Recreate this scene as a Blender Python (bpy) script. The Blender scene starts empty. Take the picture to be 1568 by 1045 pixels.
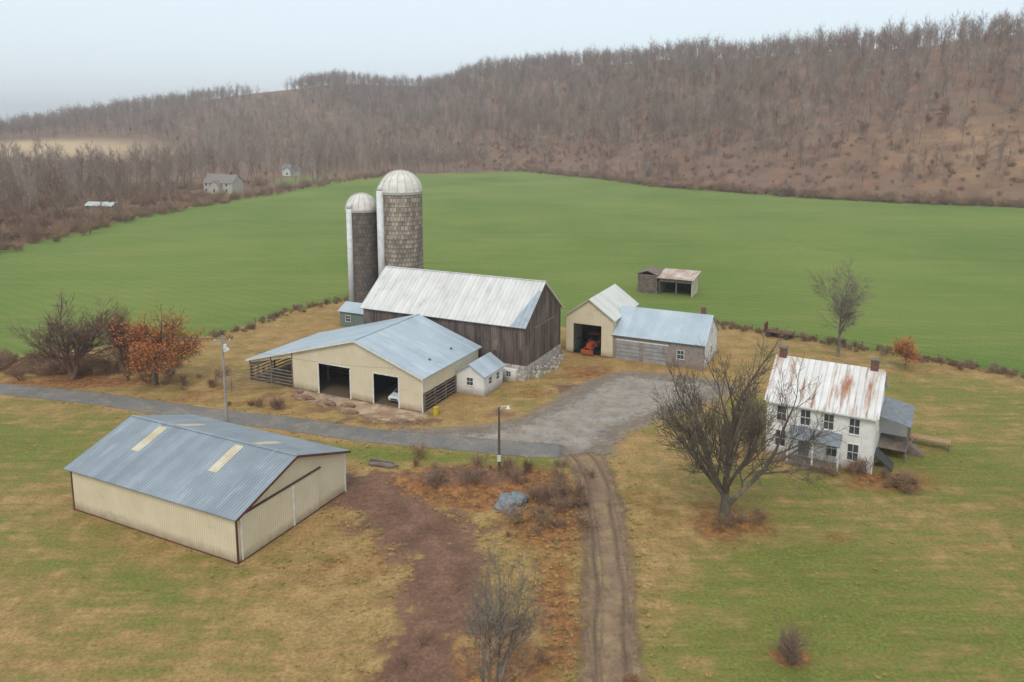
import bpy, math, random, bmesh
import numpy as np
from mathutils import Vector, Matrix
random.seed(7)
scene = bpy.context.scene
scene.view_settings.view_transform = 'Standard'
scene.view_settings.look = 'None'
scene.view_settings.exposure = 0

# ------------------------------------------------------------------ helpers
def link(o, parent=None):
    scene.collection.objects.link(o)
    if parent is not None:
        o.parent = parent
    return o

class MB:
    def __init__(s):
        s.v = []; s.f = []; s.m = []
    def poly(s, pts, m=0):
        n = len(s.v)
        s.v += [tuple(p) for p in pts]
        s.f.append(tuple(range(n, n+len(pts)))); s.m.append(m)
    def box(s, x0, x1, y0, y1, z0, z1, m=0):
        n = len(s.v)
        s.v += [(x0,y0,z0),(x1,y0,z0),(x1,y1,z0),(x0,y1,z0),(x0,y0,z1),(x1,y0,z1),(x1,y1,z1),(x0,y1,z1)]
        for q in ((0,3,2,1),(4,5,6,7),(0,1,5,4),(1,2,6,5),(2,3,7,6),(3,0,4,7)):
            s.f.append(tuple(n+i for i in q)); s.m.append(m)
    def slab(s, a, b, c, d, th, m=0):
        n = len(s.v)
        a, b, c, d = map(Vector, (a, b, c, d))
        nn = (b-a).cross(d-a).normalized()
        if nn.z < 0: nn = -nn
        s.v += [tuple(p) for p in (a,b,c,d)] + [tuple(p-nn*th) for p in (a,b,c,d)]
        for q in ((0,1,2,3),(7,6,5,4),(0,4,5,1),(1,5,6,2),(2,6,7,3),(3,7,4,0)):
            s.f.append(tuple(n+i for i in q)); s.m.append(m)
    def extr(s, prof, axis, a0, a1, m=0):
        n = len(s.v); k = len(prof)
        for a in (a0, a1):
            for p, q in prof:
                s.v.append((a,p,q) if axis=='x' else (p,a,q))
        s.f.append(tuple(range(n, n+k))); s.m.append(m)
        s.f.append(tuple(range(n+2*k-1, n+k-1, -1))); s.m.append(m)
        for i in range(k):
            j = (i+1)%k
            s.f.append((n+i, n+k+i, n+k+j, n+j)); s.m.append(m)
    def tube(s, pts, rad, sides=4, m=0, cap=False):
        n = len(s.v); k = len(pts)
        for i, p in enumerate(pts):
            d = (pts[min(i+1,k-1)] - pts[max(i-1,0)])
            if d.length < 1e-6: d = Vector((0,0,1))
            d.normalize()
            a = d.cross(Vector((0.3,0.9,0.1)))
            if a.length < .05: a = d.cross(Vector((1,0,0)))
            a.normalize(); b = d.cross(a)
            r = rad[i]
            for j in range(sides):
                t = 2*math.pi*j/sides
                q = p + a*(r*math.cos(t)) + b*(r*math.sin(t))
                s.v.append((q.x,q.y,q.z))
        for i in range(k-1):
            for j in range(sides):
                j2 = (j+1)%sides
                s.f.append((n+i*sides+j, n+i*sides+j2, n+(i+1)*sides+j2, n+(i+1)*sides+j)); s.m.append(m)
        if cap:
            s.f.append(tuple(range(n+sides-1, n-1, -1))); s.m.append(m)
            s.f.append(tuple(range(n+(k-1)*sides, n+k*sides))); s.m.append(m)
    def cyl(s, p0, p1, r, sides=12, m=0, r2=None):
        s.tube([Vector(p0), Vector(p1)], [r, r if r2 is None else r2], sides, m, True)
    def mesh(s, name, mats, smooth=False):
        me = bpy.data.meshes.new(name)
        me.from_pydata(s.v, [], s.f)
        for m in mats: me.materials.append(m)
        me.polygons.foreach_set('material_index', s.m)
        if smooth: me.polygons.foreach_set('use_smooth', [True]*len(s.f))
        me.update()
        return me
    def obj(s, name, mats, parent=None, smooth=False):
        o = bpy.data.objects.new(name, s.mesh(name, mats, smooth))
        return link(o, parent)

def empty(name, loc, rotz=0.0):
    e = bpy.data.objects.new(name, None)
    e.location = loc; e.rotation_euler = (0,0,rotz)
    e.empty_display_size = .5
    return link(e)

# ------------------------------------------------------------------ node helpers
class NT:
    def __init__(s, name):
        s.mat = bpy.data.materials.new(name); s.mat.use_nodes = True
        s.nt = s.mat.node_tree; s.N = s.nt.nodes; s.L = s.nt.links
        s.bsdf = s.N['Principled BSDF']
        s.bsdf.inputs['Specular IOR Level'].default_value = .25
        s.out = s.N['Material Output']
    def new(s, t, **k):
        n = s.N.new(t)
        for a, b in k.items(): setattr(n, a, b)
        return n
    def put(s, sock, val):
        if isinstance(val, bpy.types.NodeSocket): s.L.new(val, sock)
        else: sock.default_value = val
    def math(s, op, a, b=None, c=None, clamp=False):
        n = s.new('ShaderNodeMath', operation=op); n.use_clamp = clamp
        s.put(n.inputs[0], a)
        if b is not None: s.put(n.inputs[1], b)
        if c is not None: s.put(n.inputs[2], c)
        return n.outputs[0]
    def noise(s, vec, scale, detail=4, rough=.6, dist=0):
        n = s.new('ShaderNodeTexNoise'); s.L.new(vec, n.inputs['Vector'])
        n.inputs['Scale'].default_value = scale; n.inputs['Detail'].default_value = detail
        n.inputs['Roughness'].default_value = rough; n.inputs['Distortion'].default_value = dist
        return n.outputs['Fac']
    def map(s, vec, scale=(1,1,1), loc=(0,0,0), rot=(0,0,0)):
        n = s.new('ShaderNodeMapping'); s.L.new(vec, n.inputs['Vector'])
        n.inputs['Scale'].default_value = scale; n.inputs['Location'].default_value = loc
        n.inputs['Rotation'].default_value = rot
        return n.outputs[0]
    def rng(s, v, a, b, c=0., d=1., smooth=False):
        n = s.new('ShaderNodeMapRange'); s.L.new(v, n.inputs[0])
        if smooth: n.interpolation_type = 'SMOOTHSTEP'
        n.inputs[1].default_value=a; n.inputs[2].default_value=b; n.inputs[3].default_value=c; n.inputs[4].default_value=d
        return n.outputs[0]
    def mix(s, f, a, b, mode='MIX'):
        n = s.new('ShaderNodeMix', data_type='RGBA', blend_type=mode)
        s.put(n.inputs[0], f)
        s.put(n.inputs[6], (*a,1) if isinstance(a, tuple) and len(a)==3 else a)
        s.put(n.inputs[7], (*b,1) if isinstance(b, tuple) and len(b)==3 else b)
        return n.outputs[2]
    def bump(s, h, strength=.5, dist=.1):
        n = s.new('ShaderNodeBump'); s.L.new(h, n.inputs['Height'])
        n.inputs['Strength'].default_value = strength; n.inputs['Distance'].default_value = dist
        return n.outputs[0]
    def objv(s): return s.new('ShaderNodeTexCoord').outputs['Object']
    def pos(s): return s.new('ShaderNodeNewGeometry').outputs['Position']
    def attr(s, name):
        return s.new('ShaderNodeAttribute', attribute_name=name).outputs['Fac']
    def xyz(s, vec):
        n = s.new('ShaderNodeSeparateXYZ'); s.L.new(vec, n.inputs[0]); return n.outputs

def surf(name, c1, c2, scale=1., stretch=(1,1,1), rough=.8, lo=.35, hi=.65, rib=None, ribdist=.03,
         ribdark=.0, c3=None, c3scale=.3, c3lo=.55, c3hi=.7, c3stretch=(1,1,1), bump=.0, metal=0., spec=.25, detail=4, sheets=None, base_dirt=None):
    t = NT(name); v = t.objv()
    f = t.rng(t.noise(t.map(v, stretch), scale, detail), lo, hi)
    col = t.mix(f, c1, c2)
    if sheets:
        ax, wd, amt = sheets
        comp = t.xyz(v)['XYZ'.index(ax)]
        wn_ = t.new('ShaderNodeTexWhiteNoise', noise_dimensions='1D')
        t.L.new(t.math('FLOOR', t.math('DIVIDE', comp, wd)), wn_.inputs['W'])
        lo_ = 1-amt; hi_ = 1+amt
        col = t.mix(1., col, t.mix(wn_.outputs['Value'], (lo_,lo_,lo_), (hi_,hi_,hi_)), 'MULTIPLY')
    if c3:
        g = t.rng(t.noise(t.map(v, c3stretch, (3.1,7.7,1.3)), c3scale, 6, .65), c3lo, c3hi)
        col = t.mix(g, col, c3)
    if base_dirt:
        zz = t.math('ADD', t.xyz(v)[2], t.math('MULTIPLY', t.noise(v, 1.5, 4, .7), -.9))
        col = t.mix(t.rng(zz, -.4, base_dirt, .75, 0.), col, (.24,.16,.10))
    h = None
    if rib:
        ax, sp = rib
        comp = t.xyz(v)['XYZ'.index(ax)]
        sn = t.math('SINE', t.math('MULTIPLY', comp, 2*math.pi/sp))
        h = t.math('MULTIPLY', t.math('MAXIMUM', t.math('SUBTRACT', sn, .3), 0.), 1.4)
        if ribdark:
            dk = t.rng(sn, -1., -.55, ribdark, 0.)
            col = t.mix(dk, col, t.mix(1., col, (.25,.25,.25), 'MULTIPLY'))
    if bump:
        nb = t.noise(t.map(v, stretch), scale*3, 4)
        h = t.math('MULTIPLY', nb, bump) if h is None else t.math('ADD', h, t.math('MULTIPLY', nb, bump))
    if h is not None:
        t.L.new(t.bump(h, .8, ribdist), t.bsdf.inputs['Normal'])
    t.L.new(col, t.bsdf.inputs['Base Color'])
    t.bsdf.inputs['Roughness'].default_value = rough
    t.bsdf.inputs['Metallic'].default_value = metal
    t.bsdf.inputs['Specular IOR Level'].default_value = spec
    return t.mat

def plain(name, c, rough=.7, metal=0.):
    c2 = tuple(x*.75 for x in c)
    return surf(name, c, c2, 2.5, rough=rough, metal=metal)

def varied(name, cols, rough=.9):
    t = NT(name)
    oi = t.new('ShaderNodeObjectInfo')
    cr = t.new('ShaderNodeValToRGB'); t.L.new(oi.outputs['Random'], cr.inputs[0])
    el = cr.color_ramp.elements
    el[0].position = 0; el[0].color = (*cols[0],1)
    el[1].position = 1; el[1].color = (*cols[-1],1)
    for i, c in enumerate(cols[1:-1]):
        e = el.new((i+1)/(len(cols)-1)); e.color = (*c,1)
    n = t.noise(t.objv(), 1.3, 1)
    col = t.mix(1., cr.outputs[0], t.mix(n, (.6,.6,.6), (1.3,1.3,1.3)), 'MULTIPLY')
    t.L.new(col, t.bsdf.inputs['Base Color']); t.bsdf.inputs['Roughness'].default_value = rough
    t.bsdf.inputs['Specular IOR Level'].default_value = 0.
    return t.mat

# ------------------------------------------------------------------ terrain
def sstep(t):
    t = np.clip(t, 0, 1); return t*t*(3-2*t)
def wob(x, y, s, ph=0.):
    return (np.sin(x/s+1.3+ph)*np.cos(y/s*1.1+.7*ph) + .5*np.sin(x/s*2.3+y/s*1.7+ph) + .3*np.cos(y/s*3.1-x/s*2.7+2*ph))/1.8
def hill_d(x, y):
    return (x-206.5)*.793 + (y-303)*.61, -(x-206.5)*.61 + (y-303)*.793
def blob(x, y, cx, cy, rx, ry, a=0.):
    ca, sa = math.cos(a), math.sin(a)
    u = ((x-cx)*ca+(y-cy)*sa)/rx; v = (-(x-cx)*sa+(y-cy)*ca)/ry
    return np.exp(-(u*u+v*v))
def H(x, y):
    x = np.asarray(x, float); y = np.asarray(y, float)
    d, s = hill_d(x, y)
    d2 = d + 10*wob(x, y, 55)
    t = np.clip((d2+3)/250, 0, 1)
    top = 93 + 10*sstep((s-230)/350) + 4*wob(x, y, 90, 2.) + 3*wob(x,y,37,1.)
    h1 = top*(.55*t+.45*sstep(t)) * (1-.9*sstep((s-690)/420))
    h1 = h1 - 0.05*np.clip(d-260, 0, 600)
    px = np.interp(x, [-3000,-1100,-815,-659,-503,-380,-253,-120,0,120,300,900,3000],
                      [0,    2,    5,  22,   56,  78, 103,  93,78,70,70,80,80])
    h2 = px*(sstep((y-600)/620)) + 5*wob(x, y, 110, 4.)*sstep((y-700)/300)
    far = (38+9*wob(x, y, 400, 1.))*sstep((y-2600)/1100)
    base = 1.1*wob(x, y, 70, .5)*sstep((y-150)/120)
    lf = 9*sstep((-x-220)/250)*sstep((y-250)/350)
    mound = blob(x, y, -4.2, 65.0, 4.6, 1.9, -.15)*(1.0+.45*wob(x, y, .7)) + .4*blob(x, y, 2.6, 60.5, 1.4, 2.2)*(1+.4*wob(x,y,.6,1.))
    rough = .09*wob(x, y, .7, 2.)*np.clip(blob(x, y, -6.5, 56, 6, 12)*1.5, 0, 1)
    return np.maximum(np.maximum(np.maximum(h1, 0), np.maximum(h2, 0)), far) + base + lf + mound + rough

def inpoly(x, y, P):
    c = np.zeros(x.shape, bool); n = len(P); j = n-1
    for i in range(n):
        xi, yi = P[i]; xj, yj = P[j]
        m = ((yi > y) != (yj > y)) & (x < (xj-xi)*(y-yi)/(yj-yi+1e-12)+xi)
        c ^= m; j = i
    return c
def segdist(x, y, P, closed=False):
    best = np.full(x.shape, 1e9)
    Q = P + [P[0]] if closed else P
    for (ax, ay), (bx, by) in zip(Q[:-1], Q[1:]):
        dx, dy = bx-ax, by-ay
        t = np.clip(((x-ax)*dx+(y-ay)*dy)/(dx*dx+dy*dy+1e-9), 0, 1)
        best = np.minimum(best, np.hypot(x-ax-t*dx, y-ay-t*dy))
    return best

FIELD = [(-134,96),(-95,99),(-71,103),(-46,114),(-39,130),(-30,140),(-12,134),(3,124),(10,117),(22,117),(34,121),(66,95),
         (90,76),(130,50),(280,180),(206.5,303),(173,324),(128,356),(78,416),(38,514),(8,561),(-76,536),(-106,430),(-127,330),(-135,265),(-133,194)]
MUD = [(-15,64.0),(-11,61),(-7.4,57),(-4.8,52.5),(-5.0,46.5),(-5.6,39.6),(-6.2,30)]
TRACK = [(6.2,71.5),(7.3,68.5),(7.7,62.2),(7.3,54.6),(6.8,48.8),(6.2,43.3),(5.9,38.6),(5.7,30),(5.5,15)]
LANE = [(-110,98),(-80,93),(-63.5,89.7),(-49.3,86.1),(-35.9,81.7),(-24.6,78.6),(-15.4,75.5),(-5.6,73.4),(1.0,71.9),(6,71.4)]
YARD = [(-12,77.0),(-10.1,76.8),(-3.1,77.6),(1.0,80.0),(5.2,85.2),(8.2,90.2),(11.5,94.0),(15,96.2),(20,95.2),(26.2,92.6),(28,90.5),(24.2,86),(16.8,80.6),
        (12.2,76.8),(9.8,72.3),(8.9,69.6),(5.8,69.3),(3.7,71),(-5.6,72.6),(-12,74.4)]

def geo_steps(a, b, s0, g):
    out = [a]; s = s0
    while out[-1] < b:
        out.append(out[-1]+s); s *= g
    return out
xr = geo_steps(85, 4200, .8, 1.085); xl = [-v+10 for v in geo_steps(85, 4200, .8, 1.085)]
xs = np.array(sorted(xl[1:]) + list(np.arange(-75, 85, .5)) + xr)
ys = np.array([-200,-120,-60,-20,0,12,20,26] + list(np.arange(30, 128, .5)) + geo_steps(128, 5200, .8, 1.022))
X, Y = np.meshgrid(xs, ys)
Z = H(X, Y)
nx, ny = len(xs), len(ys)
me = bpy.data.meshes.new('ground')
co = np.stack([X.ravel(), Y.ravel(), Z.ravel()], 1).astype(np.float32)
me.vertices.add(nx*ny); me.vertices.foreach_set('co', co.ravel())
ii, jj = np.meshgrid(np.arange(ny-1), np.arange(nx-1), indexing='ij')
a = (ii*nx+jj).ravel()
quads = np.stack([a, a+1, a+nx+1, a+nx], 1).astype(np.int32)
me.loops.add(quads.size); me.loops.foreach_set('vertex_index', quads.ravel())
me.polygons.add(len(quads))
me.polygons.foreach_set('loop_start', np.arange(0, quads.size, 4, dtype=np.int32))
me.polygons.foreach_set('use_smooth', np.ones(len(quads), bool))
me.update(calc_edges=True)
x, y = X.ravel(), Y.ravel()
fe = segdist(x, y, FIELD, True)
infield = np.where(inpoly(x, y, FIELD), 1, -1)*fe
m_field = np.clip(infield/3+.5, 0, 1)
d, s = hill_d(x, y)
m_forest = np.clip(((y > 150) & (infield < 0))*np.clip(-infield/4,0,1), 0, 1)
m_clear = np.clip(blob(x, y, 262, 345, 95, 42, -.9)*1.2, 0, 1)*(d > 4)*(y > 150)
m_tan = np.clip(blob(x, y, -470, 690, 140, 70)*2.4-.4, 0, 1)
m_lawn = np.clip(blob(x, y, -166, 296, 22, 14)*2-.4, 0, 1) + np.clip(blob(x, y, -128, 470, 22, 60)*2-.6, 0, 1) + np.clip(blob(x, y, -142, 372, 14, 12)*2-.6, 0, 1)
m_mud = np.clip(1.25-segdist(x, y, MUD)/4.8, 0, 1)
for (bx, by, bw, bh, st) in [(-11,58,6,3,.85),(-13,66,4,1.5,.85),(-4.2,65.0,5.8,2.2,1.15),(2.6,60.5,2,2.8,.8),(5,66,1.5,4,.5),(8,90,5,2.5,.75),(0,82,3,2,.6),(-30,88,5,2.5,.5),(11,98,5,2,.6),
                             (-13,79.5,9,2.0,.9),(-22,82.5,5,2,.8),(-3,56,3,2,.6),(2,63,2,2,.5)]:
    m_mud = np.maximum(m_mud, blob(x, y, bx, by, bw, bh)*st)
m_litter = np.clip(blob(x, y, -2.8, 64.2, 9.6, 4.6)*1.9-.25, 0, 1)
for (bx, by, bw, bh, st) in [(3.0,58,4,6,1.),(17.5,57.8,4.8,4.0,.8),(17,41.8,1.3,1.0,1.2),(26,55.5,2,1.3,.6),(-55,92.5,18,3.2,.85),(-38,88,7,5,.5),
                        (34,65,6,2.5,.8),(45,104,16,3,.3),(10,96,5,4,.75),(2.5,88,2.5,4,.55),(-2,40,7,8,.85),(60,97,14,2.2,.5),(-40,86,5,4,.4),(9,107,3,4,.5),
                        (-10,66,7,2.5,.6),(2.8,47,2.6,11,.8),(-30,84.5,5,2,.5),(12,60,4,7,.45),(-12,52,5,4,.45),(38,66,7,4,.35),(23,70,8,4,.25)]:
    m_litter = np.maximum(m_litter, blob(x, y, bx, by, bw, bh)*st)
m_green = np.zeros_like(x)
for (bx, by, bw, bh, an, st) in [(25,45,17,11,0,.85),(44,71,13,11,0,.8),(-12,70.7,13,1.8,-.12,1.1),(-50,71,18,9,-.2,.9),(56,88,16,9,-.5,.8),
                             (2.5,68.5,6,2,0,.8),(22,64,9,7,0,.5),(-30,75,12,2,-.3,1.1),(-30,42,16,5,-.3,.35),(30,82,9,6,0,.7),(2,84,3,4,-.4,.6),
                             (-45,54,16,6,0,.55),(38,50,12,14,0,.5),(-60,80,12,5,-.2,.6),(13,40,6,6,0,.6),(-26,49,10,2,-.45,.6),(20,52,6,3,0,.45)]:
    m_green += blob(x, y, bx, by, bw, bh, an)*st
m_gravel = np.clip(1.1-segdist(x, y, LANE)/2.6, 0, 1)
yd = np.where(inpoly(x, y, YARD), 1., -1.)*segdist(x, y, YARD, True)
m_gravel = np.maximum(m_gravel, np.clip(yd/3+.85, 0, 1))
for nm, arr in dict(field=m_field, forest=m_forest, clearing=m_clear, tan=m_tan, lawn=m_lawn, mud=m_mud, litter=m_litter, green=m_green, gravel=m_gravel).items():
    at = me.attributes.new('m_'+nm, 'FLOAT', 'POINT'); at.data.foreach_set('value', arr.astype(np.float32))

t = NT('ground_mat'); P = t.pos()
n_lo = t.noise(P, .07, 4, .6); n_mid = t.noise(t.map(P, (1,1,1), (31,9,0)), .45, 6, .72); n_fi = t.noise(P, 3.6, 4, .78)
n_brd = t.noise(t.map(P, (1,1,1), (7,77,0)), .16, 3, .6)
n_st = t.noise(t.map(P, (.13,1.,1), rot=(0,0,.45)), 1.0, 4, .68)
gf = t.math('ADD', t.attr('m_green'), t.math('ADD', t.rng(n_lo,.3,.7,-.34,.42), t.rng(n_mid,.3,.7,-.55,.55)))
gf = t.math('ADD', gf, t.rng(n_st,.35,.65,-.42,.34))
gf = t.math('ADD', gf, t.rng(n_fi,.3,.7,-.35,.35), clamp=True)
tan = t.mix(t.rng(n_mid,.35,.65), (.44,.285,.115), (.30,.175,.07))
grn = t.mix(t.rng(n_mid,.35,.65), (.135,.16,.03), (.21,.215,.05))
grass = t.mix(gf, tan, grn)
lf = t.math('MULTIPLY', t.rng(t.noise(t.map(P,(1,1,1),(3,50,0)), 1.7, 5, .8), .56, .68), t.rng(n_lo,.4,.6,.2,.75))
grass = t.mix(lf, grass, (.35,.16,.065))
fcol = t.mix(t.rng(t.noise(P,.018,4,.6),.35,.65), (.13,.195,.036), (.195,.245,.055))
fcol = t.mix(t.rng(t.noise(t.map(P,(.12,1,1),rot=(0,0,.35)),.25,5,.75),.5,.72,0,.55), fcol, (.29,.26,.09))
row = t.math('SINE', t.math('MULTIPLY', t.xyz(t.map(P, rot=(0,0,.62)))[1], 2*math.pi/2.6))
fcol = t.mix(t.rng(row,-1,1,0,.12), fcol, (.06,.08,.03))
fo = t.mix(t.rng(t.noise(P,.09,5,.7),.35,.65), (.14,.085,.06), (.28,.15,.085))
fo = t.mix(t.rng(n_lo,.42,.6,0,.5), fo, (.18,.135,.10))
cl = t.mix(t.rng(t.noise(t.map(P,(1,1,1),(5,5,0)),.06,6,.72),.38,.62), (.18,.09,.05), (.38,.24,.13))
fo = t.mix(t.attr('m_clearing'), fo, cl)
mud = t.mix(t.rng(n_mid,.3,.7), (.105,.053,.035), (.28,.15,.095))
lit = t.mix(t.rng(t.noise(P,1.3,5,.78),.35,.65), (.12,.055,.03), (.43,.20,.07))
gra = t.mix(t.rng(n_mid,.3,.7), (.18,.135,.10), (.34,.26,.18))
def brk(name, amp=.9, lo=.4, hi=.62, broad=0.):
    v = t.math('ADD', t.attr(name), t.math('MULTIPLY', t.math('SUBTRACT', n_mid, .5), amp))
    v = t.math('ADD', v, t.math('MULTIPLY', t.math('SUBTRACT', n_fi, .5), amp*.45))
    if broad: v = t.math('ADD', v, t.math('MULTIPLY', t.math('SUBTRACT', n_brd, .5), broad))
    return t.rng(v, lo, hi, 0, 1, True)
c = t.mix(brk('m_litter',1.3,.25,.8,.6), grass, lit)
mudf = brk('m_mud',2.2,.45,.85,1.6)
c = t.mix(mudf, c, mud)
c = t.mix(brk('m_gravel',1.2,.45,.9), c, gra)
c = t.mix(brk('m_field',.5), c, fcol)
c = t.mix(brk('m_forest',.5), c, fo)
c = t.mix(t.attr('m_tan'), c, (.50,.36,.21))
c = t.mix(t.attr('m_lawn'), c, (.20,.22,.075))
fine = t.mix(t.rng(n_fi,.25,.75), (.48,.48,.48), (1.48,1.48,1.48))
c = t.mix(1., c, fine, 'MULTIPLY')
t.L.new(c, t.bsdf.inputs['Base Color'])
wetr = t.math('MULTIPLY', mudf, t.rng(n_brd,.35,.6,1.,.2))
t.L.new(t.rng(wetr,0,1,.95,.5), t.bsdf.inputs['Roughness']); t.bsdf.inputs['Specular IOR Level'].default_value = .15
hh = t.math('ADD', t.math('MULTIPLY', n_fi, .7), n_mid)
t.L.new(t.bump(hh, .9, .3), t.bsdf.inputs['Normal'])
me.materials.append(t.mat)
link(bpy.data.objects.new('ground', me))

# ------------------------------------------------------------------ sheets: roads, yard
def sheet_mat(name, c1, c2, c3, rough=.85, amp=.8, wheel=False, wet=0., e0=.3, e1=.65, spec=.15):
    t = NT(name); P = t.pos()
    n1 = t.noise(P, .28, 5, .7); n2 = t.noise(P, 4.5, 4, .7); n3 = t.noise(t.map(P,(1,1,1),(17,3,0)),.5,5,.7)
    c = t.mix(t.rng(n1,.35,.65), c1, c2)
    c = t.mix(t.rng(n3,.48,.66,0,.85), c, c3)
    if wheel:
        w = t.math('MULTIPLY', t.attr('wheel'), t.rng(n3,.3,.6,.35,1.))
        c = t.mix(t.math('MULTIPLY', w, .8), c, (.075,.05,.036))
    c = t.mix(1., c, t.mix(n2,(.5,.5,.5),(1.5,1.5,1.5)), 'MULTIPLY')
    t.L.new(c, t.bsdf.inputs['Base Color'])
    t.bsdf.inputs['Specular IOR Level'].default_value = spec
    if wet: t.L.new(t.rng(n1,.42,.62,wet,rough), t.bsdf.inputs['Roughness'])
    else: t.bsdf.inputs['Roughness'].default_value = rough
    hsum = t.math('ADD',n2,n3)
    if wheel: hsum = t.math('SUBTRACT', hsum, t.math('MULTIPLY', t.attr('wheel'), 1.2))
    t.L.new(t.bump(hsum, .7, .1), t.bsdf.inputs['Normal'])
    e = t.math('ADD', t.attr('edge'), t.math('MULTIPLY', t.math('SUBTRACT', t.noise(P,.9,6,.78), .5), amp))
    e = t.rng(e, e0, e1, 0, 1, True)
    tr = t.new('ShaderNodeBsdfTransparent'); mx = t.new('ShaderNodeMixShader')
    t.L.new(e, mx.inputs[0]); t.L.new(tr.outputs[0], mx.inputs[1]); t.L.new(t.bsdf.outputs[0], mx.inputs[2])
    t.L.new(mx.outputs[0], t.out.inputs[0])
    return t.mat
def smooth_line(P, step=1.0):
    out = []
    n = len(P)
    for i in range(n-1):
        p0 = Vector(P[max(i-1,0)]); p1 = Vector(P[i]); p2 = Vector(P[i+1]); p3 = Vector(P[min(i+2,n-1)])
        k = max(2, int((p2-p1).length/step))
        for j in range(k):
            u = j/k
            out.append(.5*((2*p1)+(p2-p0)*u+(2*p0-5*p1+4*p2-p3)*u*u+(3*p1-p0-3*p2+p3)*u**3))
    out.append(Vector(P[-1])); return out
def strip(name, P, w, z, mat, soft=3., wj=0.):
    L = smooth_line(P, .6 if wj else 1.); offs = np.linspace(-1, 1, 41 if wj else 21)
    vs=[]; fs=[]; ed=[]; wh=[]
    for i, p in enumerate(L):
        dd = (L[min(i+1,len(L)-1)]-L[max(i-1,0)]).normalized(); nn = Vector((-dd.y, dd.x))
        a1 = wj*(math.sin(i*.21)+.6*math.sin(i*.53+1)); a2 = wj*(math.sin(i*.17+2)+.5*math.sin(i*.61+.5))
        for o in offs:
            q = p+nn*(o*w/2); vs.append((q.x,q.y,z+max(0.,float(H(q.x,q.y)))))
            endf = min(1, min(i, len(L)-1-i)/3.)
            ed.append(min(1,(1-abs(o))*soft)*endf)
            wv = 0.
            if wj:
                for cen, wd_, st in ((-.34+a1,.10,1.),(.30+a1,.10,1.),(-.20+a2,.05,.6),(.44+a2,.05,.6),(-.5-a2,.04,.5)):
                    wv = max(wv, st*max(0,1-abs(o-cen)/wd_))
            wh.append(wv)
    k = len(offs)
    for i in range(len(L)-1):
        for j in range(k-1):
            fs.append((i*k+j, i*k+j+1, (i+1)*k+j+1, (i+1)*k+j))
    m = bpy.data.meshes.new(name); m.from_pydata(vs, [], fs); m.materials.append(mat)
    a = m.attributes.new('edge','FLOAT','POINT'); a.data.foreach_set('value', ed)
    a = m.attributes.new('wheel','FLOAT','POINT'); a.data.foreach_set('value', wh)
    return link(bpy.data.objects.new(name, m))
def patch(name, poly, z, mat, step=.5, soft=1.5):
    px = [p[0] for p in poly]; py = [p[1] for p in poly]
    gx = np.arange(min(px)-1, max(px)+1, step); gy = np.arange(min(py)-1, max(py)+1, step)
    GX, GY = np.meshgrid(gx, gy)
    dd = np.where(inpoly(GX, GY, poly), 1., -1.)*segdist(GX, GY, poly, True)
    ed = np.clip(.5+dd/soft, 0, 1)
    n, m_ = GX.shape
    vs = [(GX[i,j], GY[i,j], z) for i in range(n) for j in range(m_)]
    fs = [(i*m_+j, i*m_+j+1, (i+1)*m_+j+1, (i+1)*m_+j) for i in range(n-1) for j in range(m_-1) if ed[i:i+2,j:j+2].max() > 0]
    m = bpy.data.meshes.new(name); m.from_pydata(vs, [], fs); m.materials.append(mat)
    a = m.attributes.new('edge','FLOAT','POINT'); a.data.foreach_set('value', ed.ravel())
    return link(bpy.data.objects.new(name, m))
asph = sheet_mat('lane_asphalt', (.145,.135,.125), (.20,.185,.165), (.27,.22,.165), amp=.8)
grav = sheet_mat('gravel_mat', (.25,.22,.19), (.36,.31,.255), (.25,.18,.125), wet=.5, amp=1.4, e0=.4, e1=1.05)
trk = sheet_mat('track_mat', (.16,.105,.07), (.27,.175,.11), (.31,.22,.11), wheel=True, amp=1.9, e0=.3, e1=.95)
conc = sheet_mat('apron_mat', (.46,.33,.22), (.27,.17,.105), (.58,.46,.34), amp=1.7, e0=.35, e1=.9)
strip('farm_lane', LANE, 4.0, .016, asph, 3.)
patch('gravel_yard', YARD, .010, grav, soft=6)
strip('dirt_track', TRACK, 5.6, .022, trk, 1.7, .045)

# ------------------------------------------------------------------ building materials
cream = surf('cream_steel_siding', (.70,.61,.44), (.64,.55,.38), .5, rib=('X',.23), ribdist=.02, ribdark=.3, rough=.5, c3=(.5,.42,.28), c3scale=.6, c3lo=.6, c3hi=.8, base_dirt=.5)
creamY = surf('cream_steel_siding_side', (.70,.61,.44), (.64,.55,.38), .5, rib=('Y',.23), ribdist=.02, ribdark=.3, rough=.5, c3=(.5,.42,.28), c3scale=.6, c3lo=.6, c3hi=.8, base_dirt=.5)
brown = plain('brown_trim', (.13,.055,.04))
whitetrim = plain('white_trim', (.75,.73,.68))
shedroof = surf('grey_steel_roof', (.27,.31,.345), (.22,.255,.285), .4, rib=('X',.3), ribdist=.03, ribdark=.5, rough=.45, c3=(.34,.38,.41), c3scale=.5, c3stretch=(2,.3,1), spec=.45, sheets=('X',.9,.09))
skyl = surf('skylight_panel', (.62,.56,.42), (.5,.42,.27), 1., rib=('X',.3), ribdark=.3, rough=.4)
blueroof = surf('blue_grey_steel_roof', (.43,.495,.54), (.35,.415,.46), .3, rib=('Y',.3), ribdist=.025, ribdark=.35, rough=.45, spec=.45, c3=(.52,.58,.61), c3scale=.4, c3stretch=(.3,2,1), sheets=('Y',.9,.07))
blueroofX = surf('pale_blue_steel_roof', (.45,.515,.56), (.37,.435,.48), .3, rib=('X',.3), ribdist=.025, ribdark=.35, rough=.45, spec=.45, sheets=('X',.9,.07))
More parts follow.
